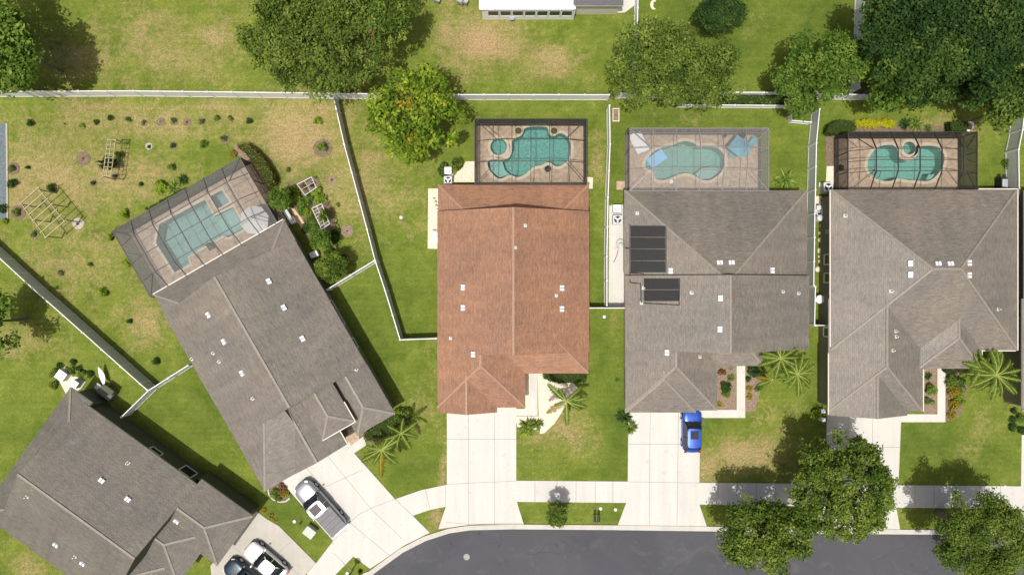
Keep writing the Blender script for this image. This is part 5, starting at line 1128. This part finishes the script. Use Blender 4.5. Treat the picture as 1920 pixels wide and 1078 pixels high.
aircon(1157, 391, 'smaller white air conditioner at the top of the strip beside the solar panel house', s=.66); aircon(1158, 412, 'larger dark rimmed air conditioner beside the solar panel house', s=.82, dark=True)
aircon(1553, 351, 'white and black air conditioner at the rear left corner of the hip roofed house', s=.85, dark=True)
def beams(o, name, lst, mat, w=.07, h=.12):
    for a, b in lst: m = MB(); m.bar(a, b, w, h); m.build(name, mat, o)
# slatted pergola
o = thing('pergola', 'weathered wooden pergola with seven pale slats in the left backyard', 'pergola', 80, 395, 0)
za = 2.35
beams(o, 'beam', [(P(38, 379, za), P(88, 447, za)), (P(70, 351, za), P(123, 417, za))], M['wood'], .06, .14)
for t in np.linspace(.03, .97, 7):
    a = P(38, 379, za + .13).lerp(P(88, 447, za + .13), t); b_ = P(70, 351, za + .13).lerp(P(123, 417, za + .13), t); d = (b_ - a) * .08; beams(o, 'slat', [(a - d, b_ + d)], M['wood'], .07, .1)
for x, y in ((42, 384), (85, 443), (74, 356), (119, 412), (62, 412), (96, 383)):
    p = P(x, y, za - .1); q = p.copy(); q.z = 0; m = MB(); m.bar(q, p, .1, .1, up=(1, 0, 0)); m.build('post', M['wood'], o)
# arbour with a vine
o = thing('arbour', 'pale wooden arbour half covered by a dark vine, near the top of the backyard', 'arbour', 210, 290, 2.0)
zb = 2.0
for k in range(9):
    y = 263 + k * 8.4; x = 206 - k * 1.2 + 3; beams(o, 'slat', [(P(x - 8, y, zb), P(x + 8, y, zb))], M['wood'], .05, .05)
beams(o, 'beam', [(P(202, 262, zb - .06), P(193, 332, zb - .06)), (P(217, 262, zb - .06), P(208, 332, zb - .06)), (P(209, 262, zb + .05), P(200, 332, zb + .05))], M['wood'], .05, .07)
for x, y in ((202, 262), (217, 262), (194, 331), (209, 331)):
    p = P(x, y, zb - .1); q = p.copy(); q.z = 0; m = MB(); m.bar(q, p, .08, .08, up=(1, 0, 0)); m.build('post', M['wood'], o)
shrub(204, 308, 13, 'dark', 'dark green vine covering the lower half of the pale wooden arbour', name='vine', cat='vine', h=2.1, ry=18); shrub(221, 290, 8, 'olive', 'thin shrub right of the pale wooden arbour', h=.9)
shrub(215, 331, 5, 'dark', 'small ringed plant at the lower foot of the pale wooden arbour', h=.3, ring='mulch', ringr=8, name='young_plant', cat='plant')
# lattice planters
def lattice(cs, z, label, nx_, ny_, name='lattice_frame'):
    c = [P(x, y, z) for x, y in cs]; ctr = sum(c, Vector()) / 4; o = empty(name, (ctr.x, ctr.y, 0), label, 'garden trellis', 'white garden trellises beside the diagonal house')
    for i in range(4):
        a, b_ = c[i], c[(i + 1) % 4]; m = MB(); m.bar(a, b_, .06, .06); m.build('rail', M['lightgrey'], o); q = a.copy(); q.z = 0; m = MB(); m.bar(q, a, .08, .08, up=(1, 0, 0)); m.build('post', M['lightgrey'], o)
    for k in range(1, nx_): t = k / nx_; m = MB(); m.bar(c[0].lerp(c[1], t), c[3].lerp(c[2], t), .035, .03); m.build('slat', M['lightgrey'], o)
    for k in range(1, ny_): t = k / ny_; m = MB(); m.bar(c[0].lerp(c[3], t), c[1].lerp(c[2], t), .035, .03); m.build('slat', M['lightgrey'], o)
lattice([(557, 346), (584, 332), (593, 352), (572, 366)], 1.2, 'small white lattice frame over brown planting, nearest the top', 2, 2); lattice([(585, 391), (603, 382), (618, 420), (603, 430)], 1.9, 'taller white trellis carrying a green vine, beside the round garden trees', 2, 7)
shrub(568, 352, 7, 'gold', 'golden plant growing under the small lattice frame', h=.7); shrub(585, 346, 6, 'brown', 'brown plant in the right half of the small lattice frame', h=.6)
shrub(610, 404, 13, 'fresh', 'green vine spilling over the taller white trellis', name='vine', cat='vine', h=2.2, ry=18)
def hoop(px, py, r, label, mat, z=.05, a0=0, a1=360, th=.05, name='garden_hoop', cat='hoop', seg=20):
    o = thing(name, label, cat, px, py, z); m = loc_mb(); pts = [(r * math.cos(R_(a)), r * math.sin(R_(a)), z) for a in np.linspace(a0, a1, seg)]; m.tube(pts, th, 6); m.build('ring', M[mat], o); return o
def single(name, label, cat, mbuild, mat, px, py, z=0, rz=0.0, group=None, **kw):
    m = loc_mb(); mbuild(m); ob = m.build(name, mat, None, **kw); p = P(px, py, z); ob.matrix_basis = Matrix.Translation((p.x, p.y, 0)) @ Matrix.Rotation(rz, 4, 'Z'); return prop(ob, label, cat, group)
single('white_arc_edging', 'white curved stone ring at the right end of the small square hedge', 'edging', lambda m: m.tube([(.40 * math.cos(R_(a)), .40 * math.sin(R_(a)), 1.1) for a in np.linspace(-120, 100, 14)] , .09, 8), M['white'], 1817, 237, 1.1)
for x, y, r, lb in ((572, 445, .5, ''),): pass
single('garden_hose', 'black looped hose right of the lower garden trees', 'hose', lambda m: m.tube([(.62 * math.cos(R_(a)), .8 * math.sin(R_(a)), .05) for a in np.linspace(-120, 150, 22)], .04, 6), M['black'], 626, 433)
single('swan_planter', 'small white curved garden ornament on the lawn near the top edge', 'garden ornament', lambda m: (m.tube([(.2 * math.cos(R_(a)) * 1.3, .38 * math.sin(R_(a)), .25) for a in np.linspace(60, 290, 12)], [.05, .09, .12, .14, .16, .17, .17, .16, .14, .12, .09, .05], 8)), plain('cream_stone', (.75, .68, .50), .8), 1226, 12)
# garden furniture in shade of the diagonal house
def bench(px, py, rz, label, mat):
    o = thing('garden_bench', label, 'bench', px, py, .5, 'garden benches beside the diagonal house', rz); m = loc_mb(); m.box((0, 0, .44), 1.3, .45, .05); m.build('seat', M[mat], o)
    m = loc_mb(); m.box((0, .24, .7), 1.3, .05, .45); m.build('backrest', M[mat], o)
    for sx in (-.58, .58):
        for sy in (-.18, .2): m = loc_mb(); m.box((sx, sy, .21), .06, .06, .42); m.build('leg', M[mat], o)
bench(541, 405, R_(-60), 'dark bench in the shade between the diagonal house and the sandstone path', 'metal')
def whitebox(px, py, rz, label, sx, sy, h, mat='whitemetal'):
    single('storage_box', label, 'storage box', lambda m: (m.box((0, 0, h * .45), sx, sy, h * .9), m.box((0, 0, h * .93), sx + .06, sy + .06, .07)), M[mat], px, py, h, rz, 'storage boxes outdoors', bevel=.02)
whitebox(548, 413, R_(-60), 'white box at the lower end of the dark bench', .55, .45, .6); whitebox(588, 477, R_(25), 'white and black box under the middle round garden tree', .7, .5, .7)
whitebox(1545, 787, 0, 'small white box at the front left corner of the hip roofed house', .35, .3, .8); whitebox(1544, 771, 0, 'white pump box against the left wall near the front of the hip roofed house', .3, .3, .7)
# pool furniture
def lounger(px, py, rz, label, mat, z=.1):
    o = thing('sun_lounger', label, 'sun lounger', px, py, z + .3, 'sun loungers on the pool decks', rz)
    m = loc_mb(); m.box((-.25, 0, z + .32), 1.3, .62, .06); m.build('seat', M[mat], o, bevel=.02); m = loc_mb(); m.bar((.4, 0, z + .33), (1.0, 0, z + .62), .62, .06); m.build('backrest', M[mat], o, bevel=.02)
    for sx in (-.8, .4):
        for sy in (-.27, .27): m = loc_mb(); m.box((sx, sy, z + .15), .05, .05, .3); m.build('leg', M['white'], o)
lounger(1193, 271, R_(118), 'left white sun lounger in the corner of the grey pool cage', 'white'); lounger(1204, 267, R_(118), 'right white sun lounger in the corner of the grey pool cage', 'white')
lounger(1377, 277, R_(75), 'teal sun lounger at the left under the blue umbrella', 'teal'); lounger(1403, 277, R_(55), 'teal sun lounger at the right under the blue umbrella', 'teal')
def umbrella(px, py, z, r, n, label, mat, rz=0.0, polemat='bronze', tilt=0.0):
    o = thing('patio_umbrella', label, 'umbrella', px, py, z, 'patio umbrellas inside the pool cages', rz)
    m = loc_mb(); q = [(r * math.cos(2 * math.pi * k / n), r * math.sin(2 * math.pi * k / n), z - .38) for k in range(n)]
    for k in range(n): m.face([q[k], q[(k + 1) % n], (0, 0, z)]); m.face([(q[k][0], q[k][1], z - .48), (q[(k + 1) % n][0], q[(k + 1) % n][1], z - .48), q[(k + 1) % n], q[k]])
    m.build('canopy', M[mat], o); m = loc_mb(); m.tube([(0, 0, .1), (0, 0, z - .02)], .03, 8); m.build('pole', M[polemat], o)
    for k in range(n): m = loc_mb(); m.bar((0, 0, z - .03), (q[k][0], q[k][1], q[k][2] - .02), .02, .02); m.build('rib', M[polemat], o)
umbrella(474, 412, 2.45, 1.35, 8, 'large white octagonal umbrella in the tilted pool cage', 'greyvinyl', .3); umbrella(1388, 273, 2.3, 1.05, 4, 'square blue umbrella in the grey pool cage', 'teal', .1)
single('pool_float', 'light blue rectangular float lying on the left end of the pale green pool', 'pool float', lambda m: m.box((0, 0, .12), 1.75, 1.05, .09), M['bluefloat'], 1231, 298, .1, R_(35), bevel=.03)
def urn(px, py, r, label, pm, fm, z=.1):
    o = thing('planter_urn', label, 'planter', px, py, z + .4, 'round planters by the pool of the brown roofed house'); m = loc_mb(); m.lathe((0, 0, 0), [(0, z), (r * .6, z), (r, z + .45), (r * .88, z + .45), (r * .8, z + .38)], 20); m.build('bowl', M[pm], o)
    m = loc_mb(); m.lathe((0, 0, 0), [(r * .86, z + .38), (r * .6, z + .52), (0, z + .58)], 16); m.build('planting', M[fm], o)
urn(972, 245.5, .36, 'left olive brown round planter beside the waterfall ledge', 'coping', 'olivepot'); urn(1039, 245.5, .36, 'right olive brown round planter beside the waterfall ledge', 'coping', 'olivepot'); urn(1027, 317, .30, 'black round pot at the lower edge of the freeform pool', 'black', 'black')
single('side_table', 'tiny white table on the deck below the pale green pool', 'table', lambda m: (m.lathe((0, 0, 0), [(0, .5), (.2, .5), (.2, .54), (0, .54)], 14), m.tube([(0, 0, .1), (0, 0, .5)], .03, 6)), M['white'], 1258, 341, .4)
shrub(1390, 256, 8, 'dark', 'dark potted bush above the blue umbrella inside the grey cage', h=.9, pot='terracotta'); shrub(1358, 255, 6, 'dark', 'small potted plant at the far side of the grey cage', h=.7, spiky=True, pot='terracotta'); shrub(1422, 254, 8, 'palm', 'little potted palm in the upper right of the grey cage', h=.7, spiky=True, pot='terracotta')
for i, (x, w_) in enumerate(((1236, 10), (1252, 8), (1275, 9), (1292, 8), (1312, 8))): shrub(x, 247, w_ * .6, ['brown', 'white', 'oak', 'dark', 'olive'][i], ['rusty', 'pale', 'green', 'dark', 'olive'][i] + ' little plant along the far screen wall inside the grey cage', h=.4)
single('pool_ladder', 'small dark ladder rails at the left end of the turquoise kidney pool', 'ladder', lambda m: [m.tube([(x, -.45, .02), (x - .03, -.2, .6), (x + .03, .25, .6), (x + .05, .45, -.1)], .03, 6) for x in (-.35, 0, .35)], M['bronze'], 1640, 326, .3, R_(-15))
def seat(px, py, rz, label, mat='bronze'):
    o = thing('patio_chair', label, 'chair', px, py, .5, 'patio chairs on the pool decks', rz); m = loc_mb(); m.box((0, 0, .52), .5, .5, .05); m.build('seat', M[mat], o); m = loc_mb(); m.box((-.26, 0, .78), .05, .5, .5); m.build('backrest', M[mat], o)
    for sx in (-.22, .22):
        for sy in (-.22, .22): m = loc_mb(); m.box((sx, sy, .31), .04, .04, .42); m.build('leg', M[mat], o)
seat(394, 463, R_(-60), 'dark chair on the deck below the long angular pool'); seat(1577, 315, 0, 'dark chair at the left end of the hip roofed house pool deck')
single('utility_cabinet', 'pale green utility cabinet on the grass between the two lower left driveways', 'utility box', lambda m: (m.box((0, 0, .36), .98, .78, .72), m.box((0, 0, .75), 1.04, .86, .07)), plain('pale_green_metal', (.44, .48, .41), .5, .3), 579.5, 998.5, .8, R_(-38), bevel=.03)
def valve(px, py, label, mat='lightgrey'):
    single('valve_box', label, 'valve box', lambda m: m.lathe((0, 0, 0), [(.16, 0), (.16, .05), (.12, .06), (0, .07)], 14), M[mat], px, py, 0, 0, 'small valve boxes in the grass')
valve(552, 977, 'round white lid above the utility cabinet'); valve(1126, 953, 'left pale lid on the grass strip near the twin mailboxes'); valve(1154, 955, 'right pale lid on the grass strip near the driveway'); valve(1884, 912, 'pale lid at the edge of the sidewalk near the right edge'); valve(651, 1074, 'pale lid near the lamp post base at the bottom edge'); valve(752, 408, 'grey sprinkler lid alone on the brown house lawn'); valve(1133, 594, 'white lid on the lawn just below the short fence')
single('garden_light', 'little black garden light next to the round white lid', 'garden light', lambda m: (m.tube([(0, 0, 0), (0, 0, .3)], .025, 6), m.lathe((0, 0, 0), [(0, .42), (.09, .33), (.07, .28), (0, .28)], 10)), M['black'], 563.5, 980, .2)
for i, x in enumerate((1115.5, 1122.5)):
    o = thing('mailbox', ['left', 'right'][i] + ' black mailbox of the pair standing at the kerb', 'mailbox', x, 973, 1.1, 'mailboxes at the kerb')
    m = loc_mb(); m.bar((0, 0, 0), (0, 0, 1.0), .1, .1, up=(1, 0, 0)); m.build('post', M['lightgrey'], o)
    m = loc_mb(); m.tube([(0, -.27, 1.13), (0, .25, 1.13)], .115, 12); m.box((0, -.01, 1.06), .22, .5, .13); m.build('box', M['black'], o); m = loc_mb(); m.box((0, -.285, 1.1), .2, .02, .22); m.build('door', M['lightgrey'], o)
o = thing('manhole_cover', 'round pale manhole cover in the asphalt', 'manhole cover', 875, 1043.5, 0); m = loc_mb(); m.lathe((0, 0, 0), [(.30, .004), (.30, .018), (.20, .018), (.19, .010)], 28); m.build('rim', M['joint'], o); m = loc_mb(); m.lathe((0, 0, 0), [(.19, .011), (.12, .013), (0, .013)], 20); m.build('lid', M['greyframe'], o)
o = thing('street_lamp', 'street lamp at the bottom edge whose thin shadow crosses the grass corner', 'street lamp', 651, 1086, 0); m = loc_mb(); m.tube([(0, 0, 0), (0, 0, 7.3)], [.09, .06], 8); m.build('pole', M['black'], o); m = loc_mb(); m.lathe((0, 0, 0), [(0, 7.25), (.22, 7.3), (.32, 7.55), (.12, 7.75), (0, 7.8)], 14); m.build('lantern', M['black'], o)
shrub(673, 1073, 6, 'dark', 'dark little shrub next to the street lamp at the bottom edge', h=.6)
# covered grill, hammock, barbecue, tank, clutter
o = thing('covered_grill', 'grey covered grill cart in the shade beside the corner house', 'grill', 196, 737, .9, rz=R_(-36)); m = loc_mb(); m.box((0, 0, .45), 1.5, .8, .9); m.build('cover', plain('grey_cloth', (.16, .16, .14), .9, .1, .15, 4), o, bevel=.08); m = loc_mb(); m.box((-.9, .05, .75), .5, .55, .05); m.build('side_shelf', M['metal'], o); m = loc_mb(); m.box((.1, .5, .95), 1.2, .5, .3); m.build('lid', plain('olive_cloth', (.10, .11, .07), .9, .1), o, bevel=.05)
o = thing('hammock', 'narrow white hammock with cords beside the covered grill', 'hammock', 190, 706, .6); m = MB(); a, b_ = P(184, 688, .9), P(195, 724, .9)
prev = None
for k in range(9):
    t0, t1 = k / 9, (k + 1) / 9
    def hp(t, s): q = a.lerp(b_, t); w = .02 + .22 * math.sin(math.pi * t); return Vector((q.x + s * w - .12 * math.sin(math.pi * t), q.y + s * w * .3, .9 - .35 * math.sin(math.pi * t)))
    m.face([hp(t0, -1), hp(t0, 1), hp(t1, 1), hp(t1, -1)])
m.build('bed', M['whitemetal'], o); m = MB(); [m.tube([Vector((q.x, q.y, 0)), q], .03, 6) for q in (a, b_)]; m.build('stand', M['lightgrey'], o)
o = thing('barbecue', 'black barbecue with a grey lid beside the right edge fence', 'barbecue', 1884, 342, 1.0); m = loc_mb(); m.box((0, 0, .5), .55, 1.0, .95); m.build('cabinet', M['black'], o, bevel=.03); m = loc_mb(); m.box((-.02, -.08, 1.02), .5, .75, .18); m.build('lid', M['metal'], o, bevel=.05); m = loc_mb(); m.box((.05, .62, .85), .35, .28, .04); m.build('side_shelf', M['black'], o)
single('concrete_step', 'grey step between the barbecue and the right edge fence', 'step', lambda m: m.box((0, 0, .15), .9, 1.1, .3), M['oldconc'], 1897, 345, .3)
o = thing('water_tank', 'white round lidded tank between the grey fence and the hip roofed house', 'tank', 1538.5, 561, .9); m = loc_mb(); m.lathe((0, 0, 0), [(.38, 0), (.42, .7), (.36, .82)], 24); m.build('barrel', M['lightgrey'], o); m = loc_mb(); m.lathe((0, 0, 0), [(.40, .80), (.38, .88), (.12, .95), (0, .96)], 24); m.build('lid', M['whitemetal'], o)
o = thing('pool_pump', 'jumbled pool pump and filter beside the hip roofed house', 'pool pump', 1536, 400, .6)
m = loc_mb(); m.lathe((0, -.45, 0), [(.3, .05), (.34, .5), (.28, .85), (0, .95)], 18); m.build('filter_tank', M['lightgrey'], o); m = loc_mb(); m.tube([(-.25, .2, .25), (.3, .2, .25)], .17, 12); m.build('pump', M['metal'], o)
for q in ([(-.3, .5, .3), (.3, .5, .5), (.3, -.2, .5)], [(-.2, .8, .2), (-.2, -.1, .6), (.1, -.4, .6)], [(.2, .9, .15), (.2, .4, .55), (-.3, .3, .55)]): m = loc_mb(); m.tube(q, .05, 6); m.build('pipe', M['white'], o)
m = loc_mb(); m.box((0, .55, .35), .5, .35, .55); m.build('heater', M['lightgrey'], o, bevel=.02)
o = thing('pool_pump', 'pool pump with a looped hose on the strip beside the solar panel house', 'pool pump', 1163, 458, .3); m = loc_mb(); m.tube([(.35 * math.cos(R_(a)), .45 * math.sin(R_(a)), .25) for a in np.linspace(40, 260, 12)], .05, 6); m.build('hose', M['metal'], o); m = loc_mb(); m.lathe((.05, -.1, 0), [(.2, .05), (.22, .4), (0, .5)], 14); m.build('filter_tank', M['lightgrey'], o); m = loc_mb(); m.tube([(-.15, -.5, .03), (-.3, -1.1, .03), (-.6, -1.7, .03)], .03, 6); m.build('cable', M['bronze'], o)
o = thing('garden_tools', 'dark scattered tools lying on the white gravel strip by the brown house', 'tools', 814, 378, .1); 
for k, (x, y, l) in enumerate(((0, .3, .2), (.12, 0, .25), (.2, -.35, .2), (.35, -.7, .25), (.42, -.95, .12))): m = loc_mb(); m.tube([(x - .1, y, .06), (x + .05, y + l * .3, .09), (x + .1, y - l * .4, .06)], .045, 6); m.build('tool', M['bronze'], o)
whitebox(817, 445, 0, 'long white box on the gravel strip against the left wall of the brown house', .5, .95, .5); single('downspout_block', 'short dark block above the long white box', 'block', lambda m: m.box((0, 0, .05), .35, .09, .1), M['bronze'], 815.5, 431)
for i, (x, y, s) in enumerate(((1539, 383, .25), (1540, 424, .2), (1538, 437, .22), (1539, 450, .3), (1538, 470, .32), (1537, 481, .2), (1537, 490, .2), (1533, 505, .28), (1541, 548, .2))):
    single('stepping_stone', 'pale stone, number %s from the top beside the olive wall' % 'one two three four five six seven eight nine'.split()[i], 'stone', lambda m: m.lathe((0, 0, 0), [(s, 0), (s * .95, .1), (s * .5, .16), (0, .17)], 7), M['gravel'], x, y, 0, i * .7, 'pale stones between the grey fence and the olive wall')
single('satellite_dish', 'small grey satellite dish on the lawn at the top edge near the sunroom', 'satellite dish', lambda m: m.lathe((0, 0, 0), [(0, .50), (.2, .54), (.34, .64), (.32, .64), (0, .47)], 18), M['metal'], 959, 33, .5)
o = thing('raised_planter', 'small cream edged planter at the upper end of the fence beside the solar panel house', 'planter', 1154, 217)
m = loc_mb(); [m.box(c, sx, sy, .3) for c, sx, sy in (((-.28, 0, .15), .08, 1.1), ((.28, 0, .15), .08, 1.1), ((0, -.58, .15), .64, .08), ((0, .58, .15), .64, .08))]; m.build('border', M['gravel'], o); m = loc_mb(); m.box((0, 0, .08), .48, 1.06, .16); m.build('soil', M['redmulch'], o)
for x, y, lb in ((864, 3, 'left grey garden chair cut by the top edge'), (872, 3, 'right grey garden chair near the sunroom, cut by the top edge'), (820, 0, 'grey seat at the top edge right of the huge oak')):
    seat(x, y, 1.2, lb, 'metal')
# curb of the corner bed
single('bed_curb', 'white scalloped curb around the corner bed of the diagonal house', 'edging', lambda m: m.tube([(P(x, y, 0) - P(520, 930, 0)).to_3d() + Vector((0, 0, .06)) for x, y in ((503, 915), (505, 926), (512, 935), (524, 940), (536, 939), (544, 933))], .09, 6), M['walk'], 520, 930)
